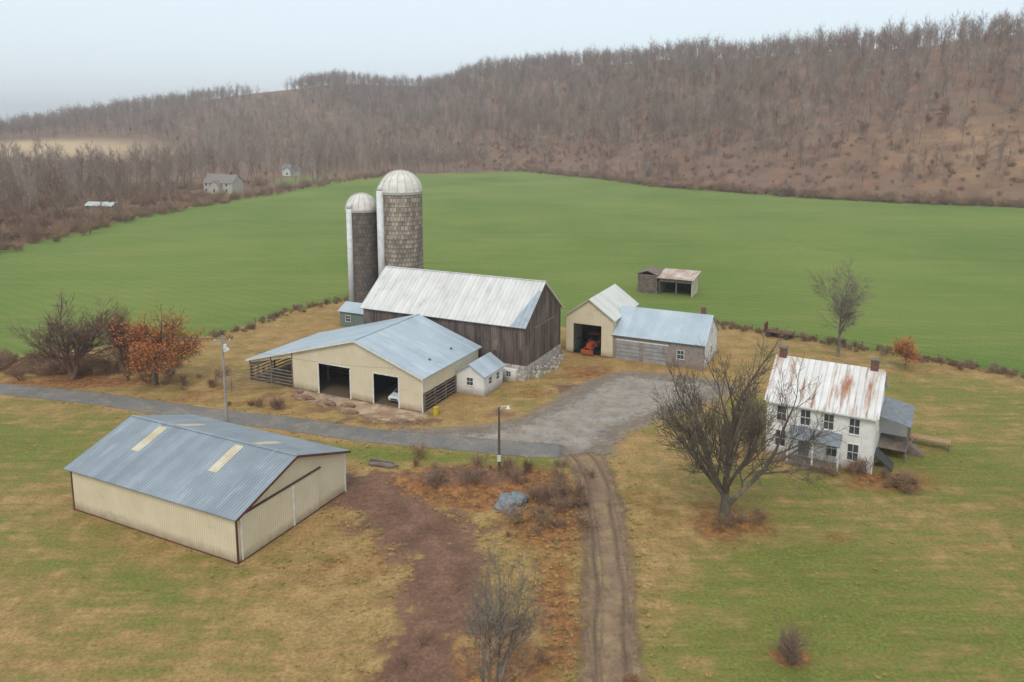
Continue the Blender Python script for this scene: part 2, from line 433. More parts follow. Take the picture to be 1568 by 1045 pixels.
barnroof = surf('aged_white_metal_roof', (.66,.64,.61), (.56,.54,.51), .5, stretch=(2,.4,1), rib=('X',.61), ribdist=.03, ribdark=.25, rough=.5,
                c3=(.38,.33,.28), c3scale=.5, c3stretch=(1,.35,1), c3lo=.56, c3hi=.82, sheets=('X',.61,.05))
houseroof = surf('rusty_white_metal_roof', (.72,.70,.67), (.62,.59,.55), .7, rib=('X',.6), ribdist=.04, ribdark=.35, rough=.5,
                 c3=(.34,.15,.075), c3scale=.9, c3stretch=(1.6,.2,.3), c3lo=.50, c3hi=.66, sheets=('X',.6,.06))
oldwood = surf('weathered_barn_boards', (.16,.115,.10), (.075,.055,.048), 5., stretch=(1,1,.06), rib=('X',.3), ribdist=-.02, ribdark=.5, rough=.9,
               c3=(.23,.185,.16), c3scale=.7, c3stretch=(1,1,.3), c3lo=.48, c3hi=.75, sheets=('X',.3,.25))
oldwoodY = surf('weathered_barn_boards_gable', (.16,.12,.10), (.07,.05,.043), 5., stretch=(1,1,.06), rib=('Y',.3), ribdist=-.02, ribdark=.6, rough=.9,
               c3=(.23,.19,.165), c3scale=.7, c3stretch=(1,1,.3), c3lo=.48, c3hi=.75, sheets=('Y',.3,.3))
stonew = surf('whitewashed_stone', (.55,.51,.45), (.22,.19,.16), 2.2, rough=.9, bump=1., ribdist=.08, c3=(.66,.64,.6), c3scale=1.2)
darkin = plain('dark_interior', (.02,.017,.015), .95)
wood = surf('grey_wood', (.23,.185,.145), (.13,.10,.08), 4., stretch=(.3,.3,.3), rough=.9)
tanwood = surf('fresh_wood', (.40,.25,.13), (.28,.17,.09), 4., rough=.8)
whitewall = surf('white_painted_stucco', (.76,.75,.72), (.66,.64,.60), .9, rough=.8, c3=(.38,.35,.31), c3scale=1.1, c3lo=.6, c3hi=.85, bump=.3, ribdist=.03, base_dirt=.6)
glass = surf('window_glass', (.035,.045,.055), (.06,.075,.09), 1.2, rough=.12, spec=.6)
brick = surf('chimney_brick', (.19,.10,.075), (.12,.065,.05), 6., rough=.9)
greywood = surf('grey_shingle', (.23,.25,.265), (.15,.165,.18), 2., rough=.8)
galv = surf('galvanised_steel', (.66,.67,.66), (.52,.53,.52), 1.2, rough=.5)
steeld = plain('dark_steel', (.06,.06,.06), .5)
greensid = plain('green_siding', (.16,.22,.18))

RZ = -math.radians(25.85)
def E(name, px, py, rz=RZ): return empty(name, (px, py, 0), rz)

def window(mb, x, z, w, h, y=0., mg=0, mf=1, side='front'):
    f = .07
    if side == 'front':
        mb.box(x-w/2, x+w/2, y-.02, y+.05, z, z+h, mg)
        mb.box(x-w/2-f, x-w/2, y-.06, y+.05, z-f, z+h+f, mf); mb.box(x+w/2, x+w/2+f, y-.06, y+.05, z-f, z+h+f, mf)
        mb.box(x-w/2, x+w/2, y-.06, y+.05, z+h, z+h+f, mf); mb.box(x-w/2-.1, x+w/2+.1, y-.1, y+.05, z-f-.06, z-f, mf)
        mb.box(x-w/2, x+w/2, y-.045, y+.05, z+h/2-.03, z+h/2+.03, mf)
        mb.box(x-.02, x+.02, y-.04, y+.05, z, z+h/2-.03, mf); mb.box(x-.02, x+.02, y-.04, y+.05, z+h/2+.03, z+h, mf)
    else:
        X0 = y
        mb.box(X0-.05, X0+.02, x-w/2, x+w/2, z, z+h, mg)
        mb.box(X0-.05, X0+.06, x-w/2-f, x-w/2, z-f, z+h+f, mf); mb.box(X0-.05, X0+.06, x+w/2, x+w/2+f, z-f, z+h+f, mf)
        mb.box(X0-.05, X0+.06, x-w/2, x+w/2, z+h, z+h+f, mf); mb.box(X0-.05, X0+.1, x-w/2-.1, x+w/2+.1, z-f-.06, z-f, mf)
        mb.box(X0-.05, X0+.045, x-w/2, x+w/2, z+h/2-.03, z+h/2+.03, mf)

def roof_x(mb, x0, x1, ya, yr, yb, za, zr, zb, ov=.4, th=.12, ovx=.35, m=0):
    sa = (zr-za)/(yr-ya); sb = (zr-zb)/(yb-yr)
    mb.slab((x0-ovx, ya-ov, za-sa*ov+.1), (x1+ovx, ya-ov, za-sa*ov+.1), (x1+ovx, yr, zr+.1), (x0-ovx, yr, zr+.1), th, m)
    mb.slab((x0-ovx, yr, zr+.1), (x1+ovx, yr, zr+.1), (x1+ovx, yb+ov, zb-sb*ov+.1), (x0-ovx, yb+ov, zb-sb*ov+.1), th, m)
def roof_y(mb, y0, y1, xa, xr_, xb, za, zr, zb, ov=.4, th=.12, ovy=.35, m=0):
    sa = (zr-za)/(xr_-xa); sb = (zr-zb)/(xb-xr_)
    mb.slab((xa-ov, y0-ovy, za-sa*ov+.1), (xr_, y0-ovy, zr+.1), (xr_, y1+ovy, zr+.1), (xa-ov, y1+ovy, za-sa*ov+.1), th, m)
    mb.slab((xr_, y0-ovy, zr+.1), (xb+ov, y0-ovy, zb-sb*ov+.1), (xb+ov, y1+ovy, zb-sb*ov+.1), (xr_, y1+ovy, zr+.1), th, m)

# ---- machine shed (front left)
sh = E('machine_shed', -20.3, 51.7)
Lx, Wy, ze, zr_ = 18.65, 12.6, 3.8, 5.95
b = MB(); b.box(-Lx, 0, 0, .12, .1, ze, 0); b.box(-Lx, 0, Wy-.12, Wy, .1, ze, 0); b.obj('long_walls', [cream], sh)
b = MB(); prof = [(.12,.1),(Wy-.12,.1),(Wy-.12,ze),(Wy/2,zr_-.05),(.12,ze)]
b.extr(prof, 'x', -.12, 0, 0); b.extr(prof, 'x', -Lx, -Lx+.12, 0)
b.box(.02, .10, .35, 5.9, .15, 3.62, 0); b.box(.02, .10, 6.0, 9.0, .15, 3.62, 0)
b.obj('gable_walls_and_doors', [creamY], sh)
b = MB(); roof_x(b, -Lx, 0, 0, Wy/2, Wy, ze, zr_, ze, .4, .1, .4); b.obj('roof', [shedroof], sh)
b = MB(); sl = (zr_-ze)/(Wy/2)
for xx in (-5.9, -14.9):
    ya, yb = 2.9, 5.9
    b.slab((xx,ya,ze+sl*ya+.125),(xx+.95,ya,ze+sl*ya+.125),(xx+.95,yb,ze+sl*yb+.125),(xx,yb,ze+sl*yb+.125),.02)
    xb = xx+.9
    b.slab((xb,6.8,zr_-sl*.5+.125),(xb+.95,6.8,zr_-sl*.5+.125),(xb+.95,9.4,zr_-sl*3.1+.125),(xb,9.4,zr_-sl*3.1+.125),.02)
b.obj('skylights', [skyl], sh)
b = MB()
b.box(-.02,.06,-.06,.1,0,ze,0); b.box(-Lx-.04,-Lx+.1,-.06,.1,0,ze,0); b.box(-.02,.06,Wy-.1,Wy+.05,0,ze,1)
b.box(.03,.16,.2,9.3,3.64,3.78,0); b.box(.105,.16,5.85,6.0,.15,3.62,1); b.box(.105,.14,.35,.45,.15,3.62,1)
b.slab((.42,-.4,ze-.14+.1),(.45,-.4,ze-.14+.1),(.45,Wy/2,zr_+.1),(.42,Wy/2,zr_+.1),.2,0)
b.slab((.42,Wy/2,zr_+.1),(.45,Wy/2,zr_+.1),(.45,Wy+.4,ze-.14+.1),(.42,Wy+.4,ze-.14+.1),.2,0)
b.box(-Lx-.3,.3,Wy/2-.15,Wy/2+.15,zr_+.085,zr_+.13,2)
b.box(-Lx,0,-.03,0,0,.1,0); b.box(0,.03,0,Wy,0,.12,0)
b.obj('trim', [brown, whitetrim, shedroof], sh)

# ---- bank barn
bn = E('bank_barn', 1.6, 92.5)
b = MB(); b.box(-25, 0, 0, .2, 2.0, 7.3, 0); b.box(-25, 0, 11.8, 12, 1.0, 7.3, 0)
b.box(-4.55, -3.85, -.08, 0, 3.6, 5.0, 1)
b.obj('long_walls', [oldwood, wood], bn)
b = MB(); prof=[(.2,1.8),(11.8,1.8),(11.8,7.3),(6,11.75),(.2,7.35)]
b.extr(prof,'x',-.2,0,0); b.extr(prof,'x',-25,-24.8,0)
b.box(.02,.1,3.0,5.9,2.0,6.2,0); b.box(.02,.1,6.0,9.0,2.0,6.2,0); b.box(.0,.14,2.8,9.2,6.25,6.4,1)
b.obj('gable_walls', [oldwoodY, wood], bn)
b = MB(); b.box(-25,.05,-.06,.25,0,2.0,0); b.box(-.3,.06,.25,12.05,0,1.8,0)
random.seed(8)
for k in range(26):
    xx=.1+random.random()*1.5; yy=.5+random.random()*11; hh_=random.uniform(.3,1.0)*(1.2-xx/2.)
    w_=random.uniform(.25,.5); b.box(xx,xx+w_,yy,yy+w_*1.5,0,hh_,0)
b.obj('stone_foundation', [stonew], bn)
b = MB(); roof_x(b,-25,0,0,6,12,7.3,11.8,7.3,.45,.12,.3); b.obj('roof',[barnroof],bn)
b = MB(); sl=4.5/6
b.slab((-1.9,-.44,7.3-sl*.44+.115),(.29,-.44,7.3-sl*.44+.115),(.29,4.6,7.3+sl*4.6+.115),(-.2,4.6,7.3+sl*4.6+.115),.02)
b.obj('roof_patch',[surf('grey_patch_metal',(.36,.42,.45),(.28,.33,.36),1.,rib=('X',.61),ribdark=.3,rough=.45)],bn)
b = MB(); b.box(-25.3,.3,5.85,6.15,11.86,11.95,0)
b.box(-2.9,-.9,-.75,-.07,0,1.5,1); window(b,-1.9,.65,.6,.6,-.75,2,0)
b.obj('ridge_cap_and_lean',[barnroof, whitewall, glass],bn)

# ---- cattle barn (pole barn with open bays)
cb = E('cattle_barn', -10.1, 81.7)
def rz(xx):
    return 7.35 - (xx+9.2)*.345 if xx > -9.2 else 7.35 + (xx+9.2)*.271
b = MB()
for (a0,a1,z0) in ((-19,-14.9,0.1),(-14.9,-10.1,3.85),(-10.1,-6.8,.1),(-6.8,-3.2,3.75),(-3.2,0,.1),(-26,-19,9)):
    z0 = z0 if z0 < 9 else None
    pr = []
    if z0 is None:
        pr = [(a0, rz(a0)-.45),(a1, rz(a1)-.75),(a1, rz(a1)-.02),(a0, rz(a0)-.02)]
    else:
        pr = [(a0,z0),(a1,z0),(a1,rz(a1)-.02)]
        if a0 < -9.2 < a1: pr.append((-9.2, rz(-9.2)-.02))
        pr.append((a0, rz(a0)-.02))
    b.extr(pr,'y',0,.12,0)
b.obj('front_wall',[cream],cb)
b = MB(); b.box(-.12,0,.12,7.5,2.2,rz(0)-.02,0); b.box(-.12,0,7.5,13.3,.1,rz(0)-.02,0)
b.box(-26,-25.9,.12,5,1.9,rz(-26)-.02,0)
b.obj('side_walls',[creamY],cb)
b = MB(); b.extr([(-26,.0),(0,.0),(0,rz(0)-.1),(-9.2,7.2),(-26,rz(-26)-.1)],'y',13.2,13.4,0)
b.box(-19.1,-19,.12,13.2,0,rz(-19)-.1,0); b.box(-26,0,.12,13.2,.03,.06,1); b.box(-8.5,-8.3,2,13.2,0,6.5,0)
for xx in (-16.9,-12.5,-5.,-1.6):
    b.box(xx-.12,xx+.12,4,4.24,0.06,5,2); b.box(xx-.12,xx+.12,9,9.24,0.06,5,2)
for k in range(3): b.box(-18.8,-8.6,6.0,6.08,.5+k*.5,.62+k*.5,2)
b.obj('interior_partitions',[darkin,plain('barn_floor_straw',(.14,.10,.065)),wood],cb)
b = MB(); roof_y(b,0,13.3,-26,-9.2,0,rz(-26),7.35,rz(0),.35,.1,.35); b.obj('roof',[blueroof],cb)
b = MB()
for xx in (-14.9,-10.1,-6.8,-3.2): b.box(xx-.09,xx+.09,-.04,0,0,3.65,0)
b.box(-14.9,-10.1,-.04,0,3.8,3.95,0); b.box(-6.8,-3.2,-.04,0,3.7,3.85,0)
b.box(-.06,.06,-.06,.0,0,4.1,0); b.box(-9.35,-9.05,-.3,13.6,7.43,7.5,2)
for xx in (-26,-22.5,-19): b.box(xx-.1,xx+.1,-.02,.18,0,rz(xx)-.1,1)
for k in range(5): b.box(-26,-19,-.08,-.03,.35+k*.42,.5+k*.42,1)
for k in range(5): b.box(.02,.07,.3,7.3,.3+k*.4,.48+k*.4,1)
for yy in (0.3,2.6,5,7.3): b.box(-.02,.12,yy-.08,yy+.08,0,2.3,1)
for yy in (4.3,8.6,13.): b.box(-26.1,-25.95,yy-.08,yy+.08,0,rz(-26),1)
for k in range(5): b.box(-26.08,-26.03,.2,13,.35+k*.42,.5+k*.42,1)
b.slab((-26.35,-.38,rz(-26)-.02),(-9.2,-.38,7.43),(-9.2,-.35,7.43),(-26.35,-.35,rz(-26)-.02),.2,0)
b.slab((-9.2,-.38,7.43),(.35,-.38,rz(0)-.06),(.35,-.35,rz(0)-.06),(-9.2,-.35,7.43),.2,0)
b.obj('trim_posts_rails',[whitetrim,wood,blueroof],cb)

# ---- milk house
mh = E('milk_house', -10.1+7.6*.436, 81.7+7.6*.9)
b = MB(); b.box(.02,3.8,0,.15,0,2.6,0); b.box(3.65,3.8,.15,5,0,2.6,0); b.box(.02,3.65,4.85,5,0,2.6,0)
b.extr([(.02,2.6),(3.8,2.6),(1.9,3.75)],'y',0,.15,0)
window(b,1.9,1.2,.8,.9,0,1,2); window(b,1.6,1.2,.7,.8,3.8,1,2,'side'); window(b,3.6,1.2,.7,.8,3.8,1,2,'side')
b.obj('walls',[whitewall,glass,whitetrim],mh)
b = MB(); roof_y(b,0,5,0.02,1.9,3.8,2.6,3.8,2.6,.3,.1,.3); b.obj('roof',[blueroof],mh)

# ---- tractor garage
tg = E('tractor_garage', 14.1, 102.3)
b = MB(); W=7.; zE=5.6; zR=8.1
b.extr([(-W,.1),(-5.9,.1),(-5.9,4.4),(-1.7,4.4),(-1.7,.1),(0,.1),(0,zE),(-W/2,zR-.05),(-W,zE)],'y',0,.15,0)
b.extr([(-W,.1),(0,.1),(0,zE),(-W/2,zR-.05),(-W,zE)],'y',10.85,11,0)
b.obj('front_and_rear_walls',[cream],tg)
b = MB(); b.box(-.15,0,.15,10.85,.1,zE,0); b.box(-W,-W+.15,.15,10.85,.1,zE,0); b.obj('side_walls',[creamY],tg)
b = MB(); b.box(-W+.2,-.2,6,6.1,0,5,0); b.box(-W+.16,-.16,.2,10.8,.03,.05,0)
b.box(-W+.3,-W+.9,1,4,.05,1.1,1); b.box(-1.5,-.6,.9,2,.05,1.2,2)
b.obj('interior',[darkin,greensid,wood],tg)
b = MB(); roof_y(b,0,11,-W,-W/2,0,zE,zR,zE,.4,.1,.4); b.obj('roof',[surf('cream_metal_roof',(.66,.65,.60),(.58,.57,.52),.4,rib=('Y',.3),ribdark=.3,ribdist=.02,rough=.45,sheets=('Y',.9,.06))],tg)

# ---- long garage
lg = E('long_garage', 25.6, 96.9)
b = MB(); L2=12.7; D2=8.6
b.box(-L2,0,0,.15,0,3.6,0); b.box(-L2,0,D2-.15,D2,0,3.6,0)
b.box(-12.2,-8.9,-.05,0,0,2.7,1); b.box(-8.3,-5.0,-.05,0,0,2.7,1)
for k in range(1,5):
    b.box(-12.2,-8.9,-.07,-.05,k*.54-.015,k*.54+.015,4); b.box(-8.3,-5,-.07,-.05,k*.54-.015,k*.54+.015,4)
b.box(-12.3,-4.9,-.09,.0,2.7,2.85,2)
window(b,-3.2,1.2,.9,1.1,0,3,2)
b.obj('long_walls_and_doors',[surf('grey_brown_siding',(.30,.26,.23),(.21,.18,.16),2.,rough=.8,base_dirt=.5),surf('grey_garage_door',(.34,.33,.325),(.25,.24,.235),1.,rough=.6),whitetrim,glass,steeld],lg)
b = MB(); b.extr([(.15,0),(D2-.15,0),(D2-.15,3.6),(D2/2,6.4),(.15,3.6)],'x',-.15,0,0); window(b,4.3,1.2,.9,1.1,0,1,2,'side'); window(b,4.3,4,.7,.8,0,1,2,'side')
b.obj('gable_wall',[whitewall,glass,whitetrim],lg)
b = MB(); roof_x(b,-L2,0,0,D2/2,D2,3.6,6.5,3.6,.4,.1,.2); b.obj('roof',[blueroofX],lg)
b = MB(); b.box(-1.6,-1.0,D2/2+.2,D2/2+.8,5.6,7.4,0); b.obj('chimney',[brick],lg)

# ---- farmhouse
fh = empty('white_farmhouse', (33.6,66.4,0), -math.radians(30.7))
HL=9.7; HD=9.4; HE=5.6; HR=8.7
b = MB(); b.box(-HL,0,0,.25,0,HE,0); b.box(-HL,0,HD-.25,HD,0,HE,0)
pr=[(.25,0),(HD-.25,0),(HD-.25,HE),(HD/2,HR-.05),(.25,HE)]
b.extr(pr,'x',-.25,0,0); b.extr(pr,'x',-HL,-HL+.25,0)
b.obj('walls',[whitewall],fh)
b = MB()
for xx in (-8.3,-6.1,-4.0,-1.75): window(b,xx,3.6,.85,1.45,0,0,1)
for xx in (-8.3,-1.75): window(b,xx,1.0,.9,1.55,0,0,1)
window(b,-3.6,1.0,.9,1.5,0,0,1)
b.box(-6.6,-5.6,-.04,.05,.45,2.6,2); b.box(-6.75,-6.6,-.07,.05,.4,2.7,1); b.box(-5.6,-5.45,-.07,.05,.4,2.7,1)
window(b,2.6,3.6,.8,1.4,0,0,1,'side'); window(b,4.7,6.6,.5,.7,0,0,1,'side')
b.obj('windows_and_door',[glass,whitetrim,greywood],fh)
b = MB(); roof_x(b,-HL,0,0,HD/2,HD,HE,HR,HE,.35,.1,.3); b.obj('roof',[houseroof],fh)
b = MB()
for xx in (-9.3,-.75):
    b.box(xx-.35,xx+.35,HD/2-.3,HD/2+.3,7.9,9.6,0); b.box(xx-.42,xx+.42,HD/2-.37,HD/2+.37,9.6,9.75,1)
b.obj('chimneys',[brick,wood],fh)
b = MB(); b.slab((-7.4,-1.9,2.75),(-2.7,-1.9,2.75),(-2.7,-.02,3.35),(-7.4,-.02,3.35),.1,0)
for xx in (-7.3,-5.05,-2.8): b.box(xx-.07,xx+.07,-1.8,-1.66,.35,2.7,1)
b.box(-7.4,-2.7,-1.9,-.02,.0,.35,2); b.box(-5.9,-4.9,-2.4,-1.9,0,.18,2)
b.box(-.1,.0,-.05,0,0,HE,1); b.box(-HL-.1,.1,-.42,-.33,HE-.28,HE-.14,1)
b.obj('front_porch_and_gutter',[greywood,whitetrim,wood],fh)
b = MB(); b.slab((.03,4.2,4.3),(2.8,4.2,3.7),(2.8,10.6,3.7),(.03,10.6,4.3),.12,0)
b.box(.02,2.6,4.3,10.4,1.05,1.2,2)
for yy in (4.4,7.3,10.3): b.box(2.45,2.6,yy-.07,yy+.07,0,3.7,2); 
for k in range(2): b.box(2.5,2.55,4.4,10.3,1.55+k*.4,1.62+k*.4,2)
b.box(.0,2.5,8.0,8.1,1.2,3.7,3)
b.box(2.6,6.2,9.2,10.4,.75,.9,4); b.box(3,3.12,9.3,9.42,0,.75,2); b.box(6,6.12,9.3,9.42,0,.75,2)
for i in range(5): b.box(2.6+.28*i,2.88+.28*i,6.4,7.6,0,1.05-.21*i,2)
b.slab((.03,1.2,1.5),(1.6,1.2,.25),(1.6,3.2,.25),(.03,3.2,1.5),.1,5)
b.obj('side_porch',[greywood,whitetrim,wood,whitewall,tanwood,steeld],fh)

# ---- field shed (old crib + run-in)
fs_ = E('field_shed', 34.2, 140.5)
b = MB(); b.box(-6.4,0,5.6,5.8,0,3.0,0); b.box(-.1,0,0,5.6,0,3.4,1); b.box(-6.4,-6.3,0,5.6,0,3.4,0)
b.box(-6.4,0,0,.1,2.6,3.5,0)
b.box(-3.1,-2.9,0,.2,0,2.6,0)
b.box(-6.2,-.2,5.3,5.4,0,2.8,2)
b.slab((-6.8,-.5,3.4),(.4,-.5,3.4),(.4,6.2,4.1),(-6.8,6.2,4.1),.1,3)
b.obj('run_in_shed',[wood,surf('cream_board',(.6,.54,.42),(.45,.39,.3),1.2),darkin,surf('rusty_roof',(.60,.53,.47),(.40,.25,.18),.8,stretch=(1,.4,1),rib=('X',.6),ribdark=.4)],fs_)
b = MB(); random.seed(2)
for k in range(10):
    o=random.uniform(-.1,.1)
    b.box(-10.6+o,-6.7+o,-.1,.12,k*.38,k*.38+.3,0); b.box(-10.6,-10.4,.12,4.6,k*.38+.05,k*.38+.33,0); b.box(-6.9,-6.7,.12,4.6,k*.38+.05,k*.38+.33,0)
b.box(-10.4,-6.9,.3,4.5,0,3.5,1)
b.slab((-10.8,-.3,3.9),(-8.6,-.3,4.6),(-8.6,4.9,4.6),(-10.8,4.9,3.9),.15,0); b.slab((-8.6,-.3,4.6),(-6.6,-.3,3.8),(-6.6,4.9,3.8),(-8.6,4.9,4.6),.15,0)
b.obj('log_crib',[wood,darkin],fs_)

# ---- small green outbuilding by silos
gb = E('feed_room', -23.5, 117.5)
b = MB(); b.box(-5,0,0,4,0,2.6,0); b.obj('walls',[greensid],gb)
b = MB(); roof_x(b,-5,0,0,2,4,2.6,3.6,2.6,.3,.1,.3); window(b,-3.4,1,.9,.9,0,1,2); b.obj('roof_and_window',[blueroofX,glass,whitetrim],gb)

# ---- silos
def stave_mat(name, ca, cb_, cm, R, dark=.55):
    t = NT(name); v = t.objv(); s_ = t.xyz(v)
    ang = t.math('ARCTAN2', s_[1], s_[0])
    cx = t.new('ShaderNodeCombineXYZ'); t.L.new(t.math('MULTIPLY', ang, R), cx.inputs[0]); t.L.new(s_[2], cx.inputs[1])
    br = t.new('ShaderNodeTexBrick'); t.L.new(cx.outputs[0], br.inputs['Vector'])
    br.offset = .5; br.offset_frequency = 2
    br.inputs['Color1'].default_value=(*ca,1); br.inputs['Color2'].default_value=(*cb_,1); br.inputs['Mortar'].default_value=(*cm,1)
    br.inputs['Scale'].default_value=1.; br.inputs['Brick Width'].default_value=.62; br.inputs['Row Height'].default_value=.76
    br.inputs['Mortar Size'].default_value=.035; br.inputs['Bias'].default_value=-.1
    n = t.noise(t.map(v,(1,1,.25)), .55, 7, .7)
    c = t.mix(t.rng(n,.45,.72,0,dark), br.outputs['Color'], (.07,.062,.055))
    n2 = t.noise(v, 3., 5, .7)
    c = t.mix(1., c, t.mix(n2,(.6,.6,.6),(1.4,1.4,1.4)), 'MULTIPLY')
    t.L.new(c, t.bsdf.inputs['Base Color']); t.bsdf.inputs['Roughness'].default_value=.9
    return t.mat
def silo(px, py, R, h, hd, ca, cb_, cm, nm, domecol, chang, dark):
    e = empty(nm, (px,py,0))
    b = MB(); n=48
    ring = lambda r,z: [(r*math.cos(2*math.pi*i/n), r*math.sin(2*math.pi*i/n), z) for i in range(n)]
    b.v = ring(R,0)+ring(R,h); b.f=[(i,(i+1)%n,n+(i+1)%n,n+i) for i in range(n)]; b.m=[0]*n
    b.obj('stave_wall',[stave_mat(nm+'_staves',ca,cb_,cm,R,dark)],e)
    b = MB(); z=.6
    while z < h:
        k=len(b.v); b.v += ring(R-.01,z)+ring(R+.04,z)+ring(R+.04,z+.05)+ring(R-.01,z+.05)
        for q in range(3):
            for i in range(n): b.f.append((k+q*n+i,k+q*n+(i+1)%n,k+(q+1)*n+(i+1)%n,k+(q+1)*n+i)); b.m.append(0)
        z += .76 if z < h*.6 else 1.5
    b.obj('steel_hoops',[plain(nm+'_hoops',(.19,.165,.14))],e)
    b = MB(); rings=8
    for j in range(rings+1):
        a = math.pi/2*j/rings
        b.v += ring((R+.12)*math.cos(a)+.001, h+hd*math.sin(a))
    for j in range(rings):
        for i in range(n): b.f.append((j*n+i,j*n+(i+1)%n,(j+1)*n+(i+1)%n,(j+1)*n+i)); b.m.append(0)
    for i in range(0,n,3):
        a=2*math.pi*i/n
        pts=[Vector(((R+.15)*math.cos(f)*math.cos(a),(R+.15)*math.cos(f)*math.sin(a),h+(hd+.03)*math.sin(f))) for f in [math.pi/2*j/8 for j in range(9)]]
        b.tube(pts,[.035]*9,4,1)
    k=len(b.v); b.v += ring(R+.16,h-.35)+ring(R+.16,h+.05)
    for i in range(n): b.f.append((k+i,k+(i+1)%n,k+n+(i+1)%n,k+n+i)); b.m.append(1)
    b.obj('dome_roof',[domecol,plain(nm+'_seams',(.42,.40,.36))],e,smooth=False)
    b = MB(); a=chang; cxp, cyp = (R+.25)*math.cos(a), (R+.25)*math.sin(a)
    b.cyl((cxp,cyp,0),(cxp,cyp,h+.3),.62 if R>3 else .48,14,0)
    b.tube([Vector((cxp,cyp,h+.3)),Vector((cxp*.93,cyp*.93,h+.9)),Vector((cxp*.8,cyp*.8,h+1.2))],[.62 if R>3 else .48,.5,.2],14,0,True)
    b.obj('unloading_chute',[galv],e,smooth=True)
    return e
dome_w = surf('white_dome',(.70,.67,.61),(.54,.50,.44),1.,rough=.5,c3=(.36,.26,.18),c3scale=1.2,c3lo=.6,c3hi=.8)
silo(-18.8,127,3.62,21.4,3.6,(.42,.35,.28),(.20,.165,.135),(.08,.065,.055),'large_silo',dome_w,math.radians(-142),.75)
silo(-25.6,127.8,2.65,18.3,2.8,(.20,.165,.14),(.11,.09,.075),(.055,.047,.04),'small_silo',dome_w,math.radians(-125),.8)

cx0=-10.1; cy0=81.7
def cbp(u, v): return (cx0+u*.9+v*.436, cy0-u*.436+v*.9)
patch('concrete_apron', [cbp(-18,.3),cbp(-18,-1.6),cbp(-13,-3.4),cbp(-10,-2.9),cbp(-7,-4.2),cbp(-2,-4.2),cbp(.8,-2.8),cbp(1.2,.3)], .03, conc, .4, 2.2)

# ------------------------------------------------------------------ trees
def rdir(d, ang):
    a = d.orthogonal().normalized(); b_ = d.cross(a)
    t_ = random.uniform(0, 2*math.pi)
    return (d*math.cos(ang) + (a*math.cos(t_)+b_*math.sin(t_))*math.sin(ang)).normalized()
def grow(mb, p, d, L, r, lvl, P, tips=None):
    nseg = 4 if lvl < 2 else (3 if lvl < P['max'] else 2)
    if P.get('lite') and lvl >= 2: nseg = 1 if lvl == P['max'] else 2
    pts=[p.copy()]; rad=[r]; ds=[d]
    for i in range(nseg):
        d = (d + Vector((random.gauss(0,1),random.gauss(0,1),random.gauss(0,1)))*P['wig'] + Vector((0,0,P['up']))).normalized()
        p = p + d*(L/nseg); pts.append(p.copy()); rad.append(max(P['rmin'], r*(1-(1-P['tap'])*(i+1)/nseg))); ds.append(d)
    sides = 7 if lvl==0 else (5 if lvl==1 else (4 if lvl==2 and P['max']>3 else 3))
    if lvl == 0 and P['max'] == 3: sides = 5
    if lvl == 1 and P['max'] == 3: sides = 3
    mb.tube(pts, rad, sides)
    if lvl >= P['max']:
        if tips is not None: tips.append(pts[-1])
        return
    k = P['kids'][lvl]
    for i in range(k):
        t_ = P['t0'][lvl] + (1-P['t0'][lvl])*(i+random.random())/k
        f = t_*nseg; j = min(int(f), nseg-1); q = pts[j].lerp(pts[j+1], f-j); rr = rad[j]+(rad[j+1]-rad[j])*(f-j)
        a = math.radians(random.uniform(*P['ang'][lvl]))
        dn = rdir(ds[j+1], a)
        if lvl == 0 and P.get('even'):
            az_ = 2*math.pi*(i+random.uniform(-.25,.25))/k; dn = Vector((math.sin(a)*math.cos(az_), math.sin(a)*math.sin(az_), math.cos(a)))
        grow(mb, q, dn, L*P['rat'][lvl]*random.uniform(.8,1.15)*(1.15-.35*t_), max(P['rmin'],rr*P['rr']), lvl+1, P, tips)
    grow(mb, pts[-1], rdir(ds[-1], math.radians(random.uniform(5,20))), L*P['rat'][lvl], rad[-1]*.9, lvl+1, P, tips)

def bark(name, c1, c2): return surf(name, c1, c2, 6., stretch=(1,1,.3), rough=.95, c3=(c1[0]*1.5,c1[1]*1.6,c1[2]*1.3), c3scale=.8)
bark_dark = bark('dark_bark', (.14,.115,.085), (.08,.065,.05))
bark_grey = bark('grey_bark', (.22,.19,.155), (.14,.115,.09))
bark_red = bark('reddish_bark', (.20,.12,.085), (.13,.08,.06))

